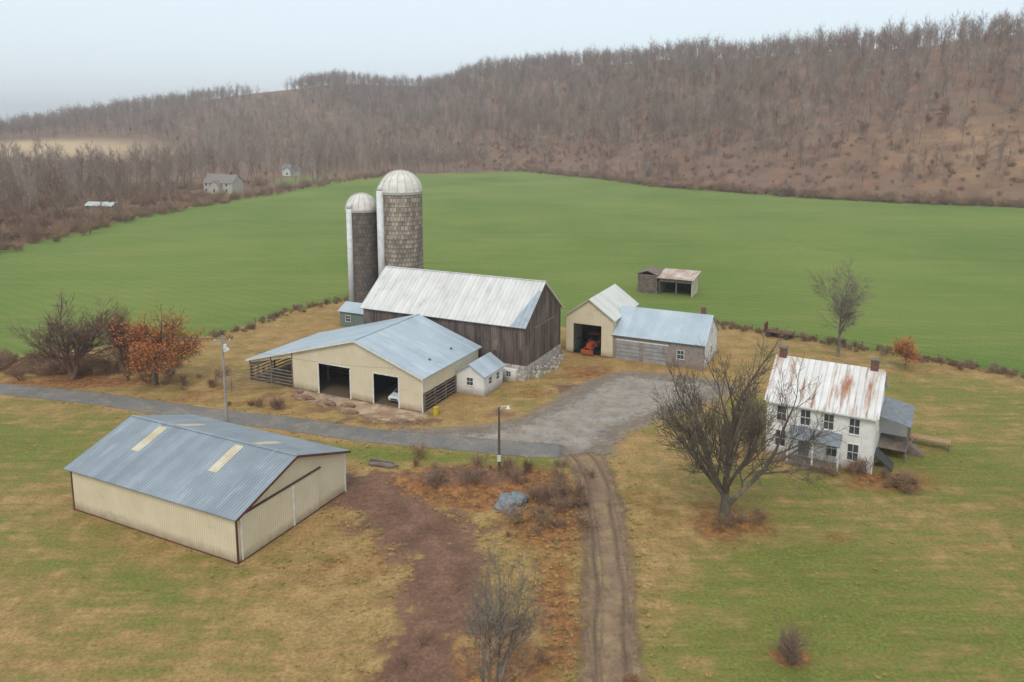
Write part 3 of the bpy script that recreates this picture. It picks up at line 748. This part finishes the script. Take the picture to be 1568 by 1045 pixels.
def leaves(mb, tips, n, spread, size, m=1):
    for tp in tips:
        for _ in range(n):
            c_ = tp + Vector((random.gauss(0,spread),random.gauss(0,spread),random.gauss(0,spread)))
            u = Vector((random.gauss(0,1),random.gauss(0,1),random.gauss(0,1))).normalized(); w = u.orthogonal().normalized()
            s1 = size*random.uniform(.6,1.3)
            mb.poly([c_-u*s1, c_+w*s1*.5, c_+u*s1, c_-w*s1*.5], m)
def tree(name, px, py, P, L, r, mats, hgt, wid, lf=None, stems=1, spread=8, seed=0):
    """grown, then brought to the measured height and crown width (metres)"""
    random.seed(seed); mb = MB(); tips = []
    for i in range(stems):
        d = Vector((0,0,1)) if stems==1 else rdir(Vector((0,0,1)), math.radians(random.uniform(spread*.5,spread)))
        grow(mb, Vector((random.uniform(-.1,.1)*stems,random.uniform(-.1,.1)*stems,-.1)), d, L, r, 0, P, tips)
    V = np.array(mb.v); sz = hgt/np.percentile(V[:,2],99.9); sxy = wid/(np.percentile(np.hypot(V[:,0],V[:,1]),97)*2)
    tips = [Vector((q.x*sxy, q.y*sxy, q.z*sz)) for q in tips]
    k_ = np.clip(V[:,2]/1.5,0,1)*(sxy-1)+1 if sxy>1 else np.full(len(V),sxy)
    V[:,0]*=k_; V[:,1]*=k_; V[:,2]*=sz; mb.v = [tuple(q) for q in V]
    if lf: leaves(mb, tips, *lf)
    o = mb.obj(name, mats); o.location=(px,py,float(H(px,py))); return o

PB = dict(max=5, kids=[7,5,5,4,4], t0=[.5,.3,.25,.2,.2], ang=[(28,58),(22,48),(25,55),(25,60),(25,65)], rat=[2.3,.62,.6,.58,.55], rr=.56, tap=.55, wig=.09, up=.09, rmin=.014, even=True)
tree('large_bare_tree', 17.5, 57.7, PB, 2.4, .52, [bark_dark], 15.3, 14.6, seed=4)
PS = dict(max=4, kids=[9,6,5,4], t0=[.3,.25,.2,.2], ang=[(20,45),(25,55),(25,60),(25,70)], rat=[.5,.6,.6,.6], rr=.5, tap=.45, wig=.05, up=.03, rmin=.018)
tree('bare_tree', 46, 103, PS, 8.8, .26, [bark_grey], 14.4, 8.5, seed=5)
PF = dict(max=4, kids=[6,4,3,3], t0=[.35,.25,.2,.2], ang=[(15,40),(20,50),(25,60),(25,70)], rat=[.48,.6,.6,.6], rr=.5, tap=.4, wig=.07, up=.06, rmin=.012)
tree('bare_tree', -1.3, 37.4, PF, 6.0, .17, [bark_grey], 9.9, 5.8, stems=4, spread=16, seed=6)
PR = dict(max=4, kids=[7,6,5,4], t0=[.3,.25,.2,.2], ang=[(25,55),(25,55),(25,60),(25,70)], rat=[.95,.6,.6,.6], rr=.55, tap=.55, wig=.08, up=.03, rmin=.021)
tree('bare_tree', -56.6, 93.4, PR, 4.0, .34, [bark_red], 11.2, 11.5, seed=9, stems=2, spread=14)
tree('bare_tree', -49.2, 92.8, PS, 6.6, .18, [bark_red], 10.3, 5.8, seed=10, stems=2, spread=9)
orange_leaf = varied('orange_leaves', [(.48,.165,.055),(.40,.135,.05),(.52,.21,.07)])
tree('orange_leaf_tree', -44.9, 91.3, PR, 4.0, .30, [bark_dark, orange_leaf], 10.0, 10, lf=(4,.35,.13), seed=11)
tree('orange_leaf_tree', 52.6, 97.2, dict(PR, kids=[5,5,4,3]), 2.3, .12, [bark_red, orange_leaf], 5.0, 4.8, lf=(4,.22,.09), seed=12)
tree('bare_tree', 43.0, 56.5, PF, 7.0, .16, [bark_grey], 9., 7., seed=13, stems=3, spread=20)

# ---- instanced masses
def variants(colname, specs, mats):
    col = bpy.data.collections.new(colname); 
    for i, (P, L, r, lf, stems, spr, seed) in enumerate(specs):
        random.seed(seed); mb = MB(); tips=[]
        for k in range(stems):
            d = Vector((0,0,1)) if stems==1 else rdir(Vector((0,0,1)), math.radians(random.uniform(spr*.3,spr)))
            grow(mb, Vector((random.uniform(-.15,.15)*(stems>1)*2,random.uniform(-.15,.15)*(stems>1)*2,-.2)), d, L, r, 0, P, tips)
        if lf: leaves(mb, tips, *lf)
        o = bpy.data.objects.new(f'{colname}_variant_{i}', mb.mesh(f'{colname}_{i}', mats)); col.objects.link(o)
    return col
def scatter(name, pts, col, nvar, smin, smax, seed=1):
    r = np.random.default_rng(seed); n = len(pts)
    me = bpy.data.meshes.new(name); me.vertices.add(n)
    z = H(pts[:,0], pts[:,1]); co = np.column_stack([pts, z]).astype(np.float32)
    me.vertices.foreach_set('co', co.ravel())
    for nm, ty, arr in (('rz','FLOAT',r.uniform(0,6.28,n)),('sc','FLOAT',r.uniform(smin,smax,n)),('ix','INT',r.integers(0,nvar,n))):
        a = me.attributes.new(nm, ty, 'POINT'); a.data.foreach_set('value', arr.astype(np.int32 if ty=='INT' else np.float32))
    o = link(bpy.data.objects.new(name, me))
    ng = bpy.data.node_groups.new(name+'_gn','GeometryNodeTree')
    ng.interface.new_socket('Geometry', in_out='INPUT', socket_type='NodeSocketGeometry')
    ng.interface.new_socket('Geometry', in_out='OUTPUT', socket_type='NodeSocketGeometry')
    N = ng.nodes; Lk = ng.links
    gi = N.new('NodeGroupInput'); go = N.new('NodeGroupOutput'); ip = N.new('GeometryNodeInstanceOnPoints'); ci = N.new('GeometryNodeCollectionInfo')
    ci.inputs['Collection'].default_value = col; ci.inputs['Separate Children'].default_value = True; ci.inputs['Reset Children'].default_value = True
    def at(nm, ty):
        q = N.new('GeometryNodeInputNamedAttribute'); q.data_type = ty; q.inputs['Name'].default_value = nm; return q.outputs['Attribute']
    cz = N.new('ShaderNodeCombineXYZ'); Lk.new(at('rz','FLOAT'), cz.inputs[2])
    Lk.new(gi.outputs[0], ip.inputs['Points']); Lk.new(ci.outputs[0], ip.inputs['Instance']); ip.inputs['Pick Instance'].default_value = True
    Lk.new(at('ix','INT'), ip.inputs['Instance Index']); Lk.new(cz.outputs[0], ip.inputs['Rotation']); Lk.new(at('sc','FLOAT'), ip.inputs['Scale'])
    Lk.new(ip.outputs[0], go.inputs[0])
    md = o.modifiers.new('scatter','NODES'); md.node_group = ng
    return o

PT = dict(max=3, kids=[10,4,2], t0=[.38,.25,.2], ang=[(22,50),(25,55),(25,60)], rat=[.29,.55,.6], rr=.42, tap=.4, wig=.04, up=.04, rmin=.038, lite=True)
fmat = varied('forest_bark', [(.19,.13,.095),(.29,.225,.18),(.22,.155,.12),(.37,.30,.25),(.22,.135,.09),(.26,.19,.145)])
forest = variants('forest_trees', [(PT, L, r, None, 1, 0, sd) for L, r, sd in ((12,.24,21),(14,.28,22),(10.5,.2,23),(13,.24,24),(11.5,.29,25))], [fmat])
rust = varied('rust_leaves', [(.44,.19,.075),(.34,.15,.07),(.40,.21,.10),(.36,.18,.09)])
PTl = dict(PT, kids=[10,4,2])
rustc = variants('rust_trees', [(PTl, 7, .15, (3,.5,.24), 1, 0, 31),(PTl, 5, .12, (3,.4,.22), 1, 0, 32)], [fmat, rust])
PSh = dict(max=2, kids=[5,4], t0=[.2,.2], ang=[(20,50),(20,60)], rat=[.6,.6], rr=.6, tap=.4, wig=.1, up=.05, rmin=.013)
bmat = varied('brush_twigs', [(.24,.15,.11),(.31,.20,.14),(.20,.14,.11),(.36,.25,.15),(.27,.17,.13)])
bleaf = varied('brush_leaves', [(.30,.15,.075),(.38,.23,.11),(.24,.13,.08),(.30,.24,.12)])
brush = variants('brush', [(PSh, 1.1, .025, (1,.14,.07), 9, 55, 41),(PSh, 1.4, .025, None, 10, 45, 42),(PSh, .8, .02, (2,.15,.07), 9, 65, 43)], [bmat, bleaf])
PWl = dict(PSh, rmin=.025)
hbm = varied('hill_brush_twigs', [(.24,.15,.11),(.33,.22,.15),(.20,.13,.10),(.42,.29,.17),(.29,.17,.12)])
hbl = varied('hill_brush_leaves', [(.31,.17,.085),(.42,.27,.15),(.22,.12,.075),(.38,.21,.10)])
bigbrush = variants('hill_brush', [(PWl, 1.5, .04, (1,.3,.14), 7, 60, 51),(PWl, 2.0, .04, (1,.2,.12), 7, 45, 52),(PWl, 2.8, .05, None, 6, 35, 53)], [hbm, hbl])

r = np.random.default_rng(3)
def jit(n, x0, x1, y0, y1):
    return np.column_stack([r.uniform(x0,x1,n), r.uniform(y0,y1,n)])
def vis(p, m=.78): return np.abs(p[:,0]) < p[:,1]*m+15
def fieldsd(p):
    return np.where(inpoly(p[:,0],p[:,1],FIELD),1,-1)*segdist(p[:,0],p[:,1],FIELD,True)
p = jit(30000,-300,620,250,1150); d_, s_ = hill_d(p[:,0],p[:,1]); sd = fieldsd(p)
clearing = np.clip(blob(p[:,0],p[:,1],262,350,110,48,-.9)*1.3,0,1)
dens = np.clip((d_-3)/70,.16,1)*(1-.80*clearing)*.58
keep = (d_>4)&(d_<300)&(sd<-4)&vis(p)&(r.random(len(p))<dens)
hill_pts = p[keep]
p2 = jit(32000,-1050,150,430,1450); d2,_ = hill_d(p2[:,0],p2[:,1]); sd2=fieldsd(p2)
tanm = blob(p2[:,0],p2[:,1],-470,690,150,80)>.27
front_tan = (p2[:,0]<-300)&(p2[:,1]<640)&(p2[:,1]>520)
nearl = (p2[:,1]<640)&(p2[:,0]<-160)
keep2=(sd2<-6)&(d2<2)&vis(p2)&~tanm&(r.random(len(p2))<np.where(front_tan,.08,np.where(nearl,.22,.42)))
keep2 &= ~((np.hypot(p2[:,0]+148,p2[:,1]-390)<24)|(np.hypot(p2[:,0]+148,p2[:,1]-502)<20)|(np.hypot(p2[:,0]+165,p2[:,1]-612)<22))
p3 = jit(3600,-420,-137,170,440); sd3=fieldsd(p3)
keep3=(sd3<-4)&vis(p3)&(r.random(len(p3))<.22)
lawnm = (np.hypot((p3[:,0]+158)/30,(p3[:,1]-290)/18)<1)|(np.hypot(p3[:,0]+146,p3[:,1]-384)<30)|((np.hypot(p3[:,0]+138,p3[:,1]-350)<20))
keep3 &= ~lawnm
allf = np.vstack([hill_pts,p2[keep2],p3[keep3]])
scatter('distant_forest', allf, forest, 5, .65, 1.3, 1)
wr_ = np.where(hill_d(allf[:,0],allf[:,1])[0]>0,.24,.10)
pr_ = allf[r.random(len(allf))<wr_] + r.uniform(-3,3,(1,2))
scatter('rust_leaf_understory', pr_, rustc, 2, .5, 1.25, 2)
p = jit(13000,-150,330,200,700); d_,_=hill_d(p[:,0],p[:,1]); sd=fieldsd(p)
k=(sd<-1)&(d_>-8)&(d_<130)&vis(p)&(r.random(len(p))<np.clip(1-d_/150,.1,1)*.75*np.clip(.55+.6*wob(p[:,0],p[:,1],14.),.1,1))
hb=p[k]
el=[]
for a0,b0,n in (((-133,170),(-135,265),120),((-135,265),(-127,330),90),((-127,330),(-106,430),90),((-106,430),(-76,536),70),((206,303),(173,324),150),((173,324),(128,356),200),((128,356),(78,416),230),((78,416),(38,514),200),((38,514),(8,561),100),((250,240),(206,303),150)):
    tt=r.random(n)[:,None]; q=np.array(a0)*(1-tt)+np.array(b0)*tt+r.normal(0,2.4,(n,2)); el.append(q)
p5 = jit(3000,-300,-136,180,430); p5=p5[(fieldsd(p5)<-2)&~((np.hypot((p5[:,0]+160)/24,(p5[:,1]-294)/13)<1)|(np.hypot(p5[:,0]+148,p5[:,1]-386)<22))]
scatter('hillside_brush', np.vstack([hb]+el+[p5]), bigbrush, 3, .35, 1.2, 3)
def along(P, n, w):
    out=[]; L=[np.hypot(b[0]-a[0],b[1]-a[1]) for a,b in zip(P[:-1],P[1:])]; T=sum(L)
    for (a,b_),l in zip(zip(P[:-1],P[1:]),L):
        m=max(1,int(n*l/T)); tt=r.random(m)[:,None]; out.append(np.array(a)*(1-tt)+np.array(b_)*tt+r.normal(0,w,(m,2)))
    return np.vstack(out)
br = [along([(-95,97),(-71,99),(-58,97.0),(-48,99)],420,1.9),
      r.normal((3,60),(1.8,2.6),(22,2)), r.normal((-2,65.5),(3.8,2.),(16,2)),
      r.normal((17.5,57.7),(.9,.7),(9,2)), r.normal((35,63.8),(1.3,.8),(10,2)), r.normal((30.,67.0),(2,.4),(8,2)), r.normal((-3,39.0),(4.,2.5),(14,2)),
      r.normal((17,41.8),(.5,.4),(3,2)), r.normal((-43,93),(4,1.5),(10,2)), along([(-33,84),(-26,83)],6,.6)]
scatter('hedgerow_brush', np.vstack(br), brush, 3, .3, 1.0, 4)
fl = [along([(-46,112),(-42,120),(-38,131),(-31,139)],80,.8), along([(33,121),(46,111),(66,94.5),(88,76)],330,.9), along([(28,121),(12,118),(9,112)],22,.9)]
scatter('fence_line_weeds', np.vstack(fl), brush, 3, .15, .55, 6)

# ---- grass tufts on rough ground: verges, wall bases, litter and mud margins
gcol = bpy.data.collections.new('grass_tufts_src')
gm = varied('grass_blades', [(.52,.34,.14),(.40,.26,.10),(.26,.25,.08),(.46,.30,.12)])
for i in range(3):
    random.seed(60+i); mb=MB()
    for k in range(18):
        a=random.uniform(0,6.28); rr=random.uniform(0,.16); base=Vector((rr*math.cos(a),rr*math.sin(a),0)); hgt=random.uniform(.12,.30)
        tip=base+Vector((math.cos(a)*hgt*.8,math.sin(a)*hgt*.8,hgt*.8)); w=Vector((-math.sin(a),math.cos(a),0))*.025
        mb.poly([base-w,base+w,tip],0)
    o=bpy.data.objects.new(f'tuft_{i}',mb.mesh(f'tuft_{i}',[gm])); gcol.objects.link(o)
p = jit(80000,-55,60,34,100)
rl = segdist(p[:,0],p[:,1],LANE); rt = segdist(p[:,0],p[:,1],TRACK); md_=segdist(p[:,0],p[:,1],MUD)
ydd = np.where(inpoly(p[:,0],p[:,1],YARD),-1,1)*segdist(p[:,0],p[:,1],YARD,True)
def rectd(p,ox,oy,x0,x1,y0,y1,c=.9,s=.436):
    dx=p[:,0]-ox; dy=p[:,1]-oy; u=dx*c-dy*s; v=dx*s+dy*c
    qx=np.maximum(np.maximum(x0-u,u-x1),0); qy=np.maximum(np.maximum(y0-v,v-y1),0); return np.hypot(qx,qy)
bds = [rectd(p,-20.3,51.7,-18.7,.1,-.1,12.7),rectd(p,-10.1,81.7,-26.3,.1,-4,13.3),rectd(p,33.6,66.4,-9.8,3,-2,10,.86,.51),rectd(p,1.6,92.5,-25,1,-.5,12)]
bd = np.minimum.reduce(bds)
w_ = .02 + .8*np.exp(-np.maximum(rl-1.9,0)/.6) + np.exp(-np.maximum(rt-2.1,0)/.8) + .6*np.exp(-np.maximum(md_-3.2,0)/1.8) + np.exp(-bd/.3) + .5*np.exp(-np.maximum(ydd,0)/.7) + .8*blob(p[:,0],p[:,1],2,54,6,13) + .5*blob(p[:,0],p[:,1],-12,54,6,6)
nz = (wob(p[:,0],p[:,1],1.7)+wob(p[:,0],p[:,1],.6,1.))*.4+.6
k=(rl>1.9)&(rt>2.1)&(ydd>.0)&(md_>2.4)&vis(p,.75)&(bd>.1)&(r.random(len(p))<w_*nz*.6)
scatter('grass_tufts', p[k], gcol, 3, .35, 1.0, 5)

# ------------------------------------------------------------------ yard furniture
up = empty('utility_pole', (-31.2,78.7,0))
b=MB(); b.cyl((0,0,0),(0,0,9.9),.17,10,0,.11); b.box(-.9,.9,-.06,.06,9.2,9.34,0)
for xx in (-.8,0.,.8): b.cyl((xx,0,9.34),(xx,0,9.55),.05,6,1)
b.cyl((.28,0,8.1),(.28,0,8.9),.2,10,1); b.cyl((.0,-.1,8.5),(.75,-.5,8.7),.03,6,1); b.cyl((.75,-.5,8.45),(.75,-.5,8.7),.17,10,2,.08)
b.obj('pole_and_fittings',[surf('pole_wood',(.36,.33,.30),(.24,.21,.19),3.,stretch=(1,1,.2)),galv,whitetrim],up)
def wire(a, c_, sag, name='power_line'):
    pts=[]; a=Vector(a); c_=Vector(c_)
    for i in range(17):
        u=i/16; q=a.lerp(c_,u); q.z-=sag*4*u*(1-u); pts.append(q)
    mb=MB(); mb.tube(pts,[.014]*17,4); mb.obj(name,[steeld])
wire((-32,78.7,9.5),(-110,102,9.5),1.2); wire((-30.4,78.7,9.5),(-110,103.5,9.5),1.3); wire((-31.2,78.7,8.9),(-10.5,84.2,4.4),.7)
yl = empty('yard_lamp', (-1.2,66.5,0))
b=MB(); b.cyl((0,0,0),(0,0,6.5),.14,9,0,.1); b.tube([Vector((0,0,6.1)),Vector((.25,-.1,6.6)),Vector((.8,-.3,6.75))],[.035]*3,6,1)
b.cyl((.85,-.32,6.5),(.85,-.32,6.78),.2,10,1,.07); b.box(-.16,.16,-.22,-.13,1.3,1.9,1)
b.obj('post_and_lamp',[plain('dark_post_wood',(.12,.095,.075)),galv],yl)

def fence(name, P, gap, h=1.25, rails=3):
    mb=MB(); 
    for a0,b0 in zip(P[:-1],P[1:]):
        l=math.hypot(b0[0]-a0[0],b0[1]-a0[1]); n=max(1,int(l/gap))
        for i in range(n):
            u=i/n; xx=a0[0]+(b0[0]-a0[0])*u; yy=a0[1]+(b0[1]-a0[1])*u
            mb.cyl((xx,yy,-.1),(xx+random.uniform(-.05,.05),yy,h+random.uniform(-.1,.15)),.075,6,0)
        for k in range(rails):
            zz=h*(.3+.3*k); mb.tube([Vector((a0[0],a0[1],zz)),Vector((b0[0],b0[1],zz))],[.015,.015],4,1)
    return mb.obj(name,[wood,steeld])
fence('wire_fence', [(33,120.5),(46,110.5),(66,93.6),(90,74)], 3.2)
fence('wire_fence', [(-46,113),(-42,120),(-38.5,130),(-31,138.4),(-27,139)], 3.2)
mb=MB()
for a0,b0 in (((-33.5,93.5),(-37,90.5)),((-37,90.5),(-34.4,88.8)),((-34.4,88.8),(-28.5,89.6))):
    for k in range(5): mb.tube([Vector((*a0,.3+k*.25)),Vector((*b0,.3+k*.25))],[.03,.03],5,0)
    mb.cyl((*a0,0),(*a0,1.5),.07,6,0)
mb.obj('pipe_corral',[wood])
hw = empty('hay_wagon',(41.2,113.0,0),-.6)
b=MB(); b.box(-2,2,-.9,.9,.75,.9,0); b.box(-2.05,-1.95,-.9,.9,.9,2.1,0); b.box(2,3.6,-.05,.05,.5,.6,1)
for sx in (-1.4,1.4):
    for sy in (-.85,.85): b.cyl((sx,sy-.1,.38),(sx,sy+.1,.38),.38,12,1)
    b.box(sx-.06,sx+.06,-.8,.8,.33,.75,1)
b.obj('wagon_bed_and_wheels',[plain('faded_red_wood',(.15,.06,.045)),steeld],hw)
b=MB(); b.box(0,2.6,0,.3,.1,.25,0); b.box(.2,2.9,.4,.65,.1,.22,0); b.box(-.2,2.2,.8,1.0,.1,.3,0); b.box(.4,.6,-.1,1.1,0,.1,0); b.box(2,2.2,-.1,1.1,0,.1,0)
o=b.obj('plank_pile',[wood]); o.location=(-13.8,68.2,0); o.rotation_euler=(0,0,-.3)

def car(px, py, rz_, paint, name):
    e=empty(name,(px,py,.06),rz_)
    b=MB(); prof=[(-2.2,.35),(2.15,.35),(2.25,.6),(2.2,.85),(1.25,1.02),(.55,1.5),(-1.3,1.55),(-2.05,1.05),(-2.25,.8)]
    b.v=[]; k=len(prof)
    for xx in (-.85,.85): b.v += [(xx*(.82 if q>1.2 else 1.),p_,q) for p_,q in prof]
    b.f=[tuple(range(k)),tuple(range(2*k-1,k-1,-1))]+[(i,k+i,k+(i+1)%k,(i+1)%k) for i in range(k)]; b.m=[0]*len(b.f)
    b.obj('body',[paint],e).modifiers.new('bev','BEVEL').width=.06
    b=MB(); b.poly([(-.72,1.24,1.06),(.72,1.24,1.06),(.62,.60,1.5),(-.62,.60,1.5)],0)
    b.poly([(-.86,1.0,1.06),(-.74,.5,1.42),(-.74,-1.2,1.45),(-.86,-1.8,1.08)],0); b.poly([(.86,1.0,1.06),(.74,.5,1.42),(.74,-1.2,1.45),(.86,-1.8,1.08)],0)
    b.box(-.45,.45,2.2,2.27,.5,.72,0)
    b.obj('glass_and_grille',[glass],e)
    b=MB()
    for sx in (-1,1):
        for yy in (-1.35,1.4): b.cyl((sx*.72,yy,.33),(sx*.9,yy,.33),.33,16,0); b.cyl((sx*.9,yy,.33),(sx*.91,yy,.33),.18,12,1)
        b.box(sx*.62-.15,sx*.62+.15,2.16,2.28,.62,.78,2)
    b.obj('wheels_and_lights',[plain('tyre',(.02,.02,.02)),galv,plain('lamp_glass',(.8,.8,.75),.2)],e)
cpx,cpy = cbp(-4.4,2.9)
car(cpx,cpy,RZ+math.pi,plain('white_car_paint',(.76,.77,.79),.25),'parked_car')
tr = empty('orange_tractor',(14.1-3.6*.9+1.6*.436,102.3+3.6*.436+1.6*.9,.05),RZ)
b=MB(); b.box(-.4,.4,-1.4,.4,.75,1.45,0); b.box(-.55,.55,.4,1.5,.6,1.2,0); b.box(-.8,.8,.6,1.6,2.4,2.5,0)
b.box(-.9,.9,-2.2,-2.05,.2,.8,0); b.box(-.6,-.5,-2.1,.2,.8,.95,0); b.box(.5,.6,-2.1,.2,.8,.95,0); b.box(-.95,-.5,.7,1.7,1.3,1.45,0); b.box(.5,.95,.7,1.7,1.3,1.45,0)
for sx in (-.7,.7):
    b.cyl((sx,1.5,1.2),(sx,1.5,2.4),.05,6,1); b.cyl((sx,.7,1.2),(sx,.7,2.4),.05,6,1)
    b.cyl((sx*.8-.12,-1.1,.4),(sx*.8+.12,-1.1,.4),.4,14,1); b.cyl((sx-.2,1.1,.7),(sx+.2,1.1,.7),.7,18,1)
b.box(-.3,.3,.8,1.2,1.2,1.6,1)
b.obj('tractor_body',[plain('orange_paint',(.45,.10,.04),.4),plain('tractor_black',(.025,.025,.025))],tr)
b=MB(); b.cyl((0,0,0),(0,0,.9),.3,16,0); b.cyl((0,0,.28),(0,0,.33),.315,16,0); b.cyl((0,0,.6),(0,0,.65),.315,16,0)
o=b.obj('yellow_barrel',[plain('yellow_plastic',(.55,.42,.03),.5)]); q=cbp(1.6,.2); o.location=(q[0],q[1],0)

def lump(name, px, py, sx, sy, sz, sd_, mat, zo=.15, rot=0.):
    random.seed(sd_); m=bpy.data.meshes.new(name); bm=bmesh.new(); bmesh.ops.create_icosphere(bm,subdivisions=3,radius=1)
    for v in bm.verts:
        n_=math.sin(v.co.x*3+sd_)*math.cos(v.co.y*4)*.22+math.sin(v.co.z*7+v.co.x*5)*.1+random.uniform(-.05,.05)
        v.co=v.co*(1+n_); v.co.x*=sx; v.co.y*=sy; v.co.z*=sz
    bm.to_mesh(m); bm.free(); m.materials.append(mat); o=link(bpy.data.objects.new(name,m)); o.location=(px,py,zo+float(H(px,py))*.6); o.rotation_euler=(0,0,rot)
tarpm = surf('blue_grey_tarp',(.22,.25,.27),(.12,.14,.155),1.5,bump=.6,ribdist=.1,c3=(.3,.3,.28),c3scale=2.)
for (px,py,sx,sy,sz,sd_) in ((-.3,60.0,1.0,.8,.8,5),(.5,60.9,.8,1.1,.6,6),(-.6,61.3,.6,.6,.5,7),(.2,59.1,.6,.5,.4,8)):
    lump('tarped_heap',px,py,sx,sy,sz,sd_,tarpm)  # lumps standing for one heap under a blue-grey tarp
dirtm = surf('dirt_pile_soil',(.30,.19,.12),(.16,.095,.06),1.6,bump=1.,ribdist=.12,c3=(.46,.35,.25),c3scale=1.3,rough=.95)
for (u_,v_,sx,sy,sz,sd_) in ((-15.5,-2.2,1.5,.7,.38,11),(-11.8,-2.6,1.3,.8,.45,12),(-9.0,-2.0,1.1,.6,.35,13),(-7.6,-3.6,1.5,.6,.35,14),(-1.0,-3.2,1.3,.6,.3,15),(-17.5,-1.0,.9,.6,.3,16)):
    q=cbp(u_,v_); lump('dirt_pile',q[0],q[1],sx,sy,sz,sd_,dirtm,0.,RZ)

# ---- distant houses
def far_house(name, px, py, rz_, L, W, h, rr, wallm, roofm, wing=True):
    z=float(H(px,py)); e=empty(name,(px,py,z-.3),rz_)
    b=MB(); b.box(-L/2,L/2,-W/2,W/2,0,h,0); b.extr([(-W/2,h),(W/2,h),(0,rr-.1)],'x',-L/2,L/2,0)
    for i in range(int(L/3)):
        xx=-L/2+1.5+i*3; b.box(xx-.45,xx+.45,-W/2-.04,-W/2,1,2.4,2)
        if h>5: b.box(xx-.45,xx+.45,-W/2-.04,-W/2,3.8,5.1,2)
    if wing:
        b.box(-2.5,2.5,-W/2-3,-W/2-.05,0,h*.8,0); b.extr([(-2.5,h*.8),(2.5,h*.8),(0,h*.8+2)],'y',-W/2-3,-W/2-.05,0); b.box(-.5,.5,-W/2-3.05,-W/2-3,1,2.5,2)
    b.obj('walls',[wallm,whitetrim,glass],e)
    b=MB(); roof_x(b,-L/2,L/2,-W/2,0,W/2,h,rr,h,.4,.15,.4)
    if wing: roof_y(b,-W/2-3,-1,-2.5,0,2.5,h*.8,h*.8+2.2,h*.8,.3,.12,.3)
    b.box(L/4,L/4+.8,-.4,.4,rr-1,rr+1.2,1)
    b.obj('roof',[roofm,brick],e)
stoneh=plain('stone_house_wall',(.50,.46,.40)); wh=plain('white_house_wall',(.65,.64,.6)); dgrey=plain('brown_grey_shingle',(.24,.21,.19))
far_house('stone_house',-146,382,-.3,17,9,5.5,9.5,stoneh,dgrey)
far_house('distant_farmhouse',-148,508,-.2,10,7,5,7.5,wh,greywood)
far_house('distant_farmhouse',-166,622,-.2,10,7,5,7.5,wh,greywood,False)
far_house('garden_shed',-160,294,-.2,12,6,2.2,3.4,greensid,surf('pale_shed_roof',(.5,.5,.49),(.4,.4,.39),1.),False)

# ------------------------------------------------------------------ haze, light, world, camera
b=MB(); b.box(-3800,3800,-150,5000,-30,170,0)
hm=bpy.data.materials.new('haze'); hm.use_nodes=True; nt=hm.node_tree; nt.nodes.remove(nt.nodes['Principled BSDF'])
vs=nt.nodes.new('ShaderNodeVolumeScatter'); vs.inputs['Density'].default_value=.00030; vs.inputs['Color'].default_value=(.98,.99,1,1); vs.inputs['Anisotropy'].default_value=.2
nt.links.new(vs.outputs[0],nt.nodes['Material Output'].inputs['Volume'])
b.obj('haze_background',[hm])

el_=math.radians(52); az=math.radians(195)
w=bpy.data.worlds.new('World'); scene.world=w; w.use_nodes=True; wn=w.node_tree; bg=wn.nodes['Background']
sk=wn.nodes.new('ShaderNodeTexSky'); sk.sky_type='NISHITA'; sk.sun_disc=False; sk.sun_elevation=el_; sk.sun_rotation=az; sk.air_density=1.; sk.dust_density=3.; sk.ozone_density=1.5
mxs=wn.nodes.new('ShaderNodeMix'); mxs.data_type='RGBA'; mxs.inputs[0].default_value=.78
wn.links.new(sk.outputs[0],mxs.inputs[6]); mxs.inputs[7].default_value=(6.9,7.8,8.4,1)   # cloud layer veiling the sky
wn.links.new(mxs.outputs[2],bg.inputs['Color']); bg.inputs['Strength'].default_value=.145
sun=bpy.data.lights.new('sun','SUN'); sun.energy=1.5; sun.angle=math.radians(22); sun.color=(1,.94,.85)
so=link(bpy.data.objects.new('sun',sun))
dv=Vector((math.sin(az)*math.cos(el_),math.cos(az)*math.cos(el_),math.sin(el_)))
so.rotation_euler=dv.to_track_quat('Z','Y').to_euler()

cd=bpy.data.cameras.new('camera'); cam=link(bpy.data.objects.new('camera',cd)); scene.camera=cam
cam.location=(0,0,32); cam.rotation_euler=(math.radians(90-8.6),0,0)
cd.sensor_width=36; cd.lens=1155/1568*36; cd.shift_y=-152/1568; cd.clip_end=12000; cd.clip_start=.5
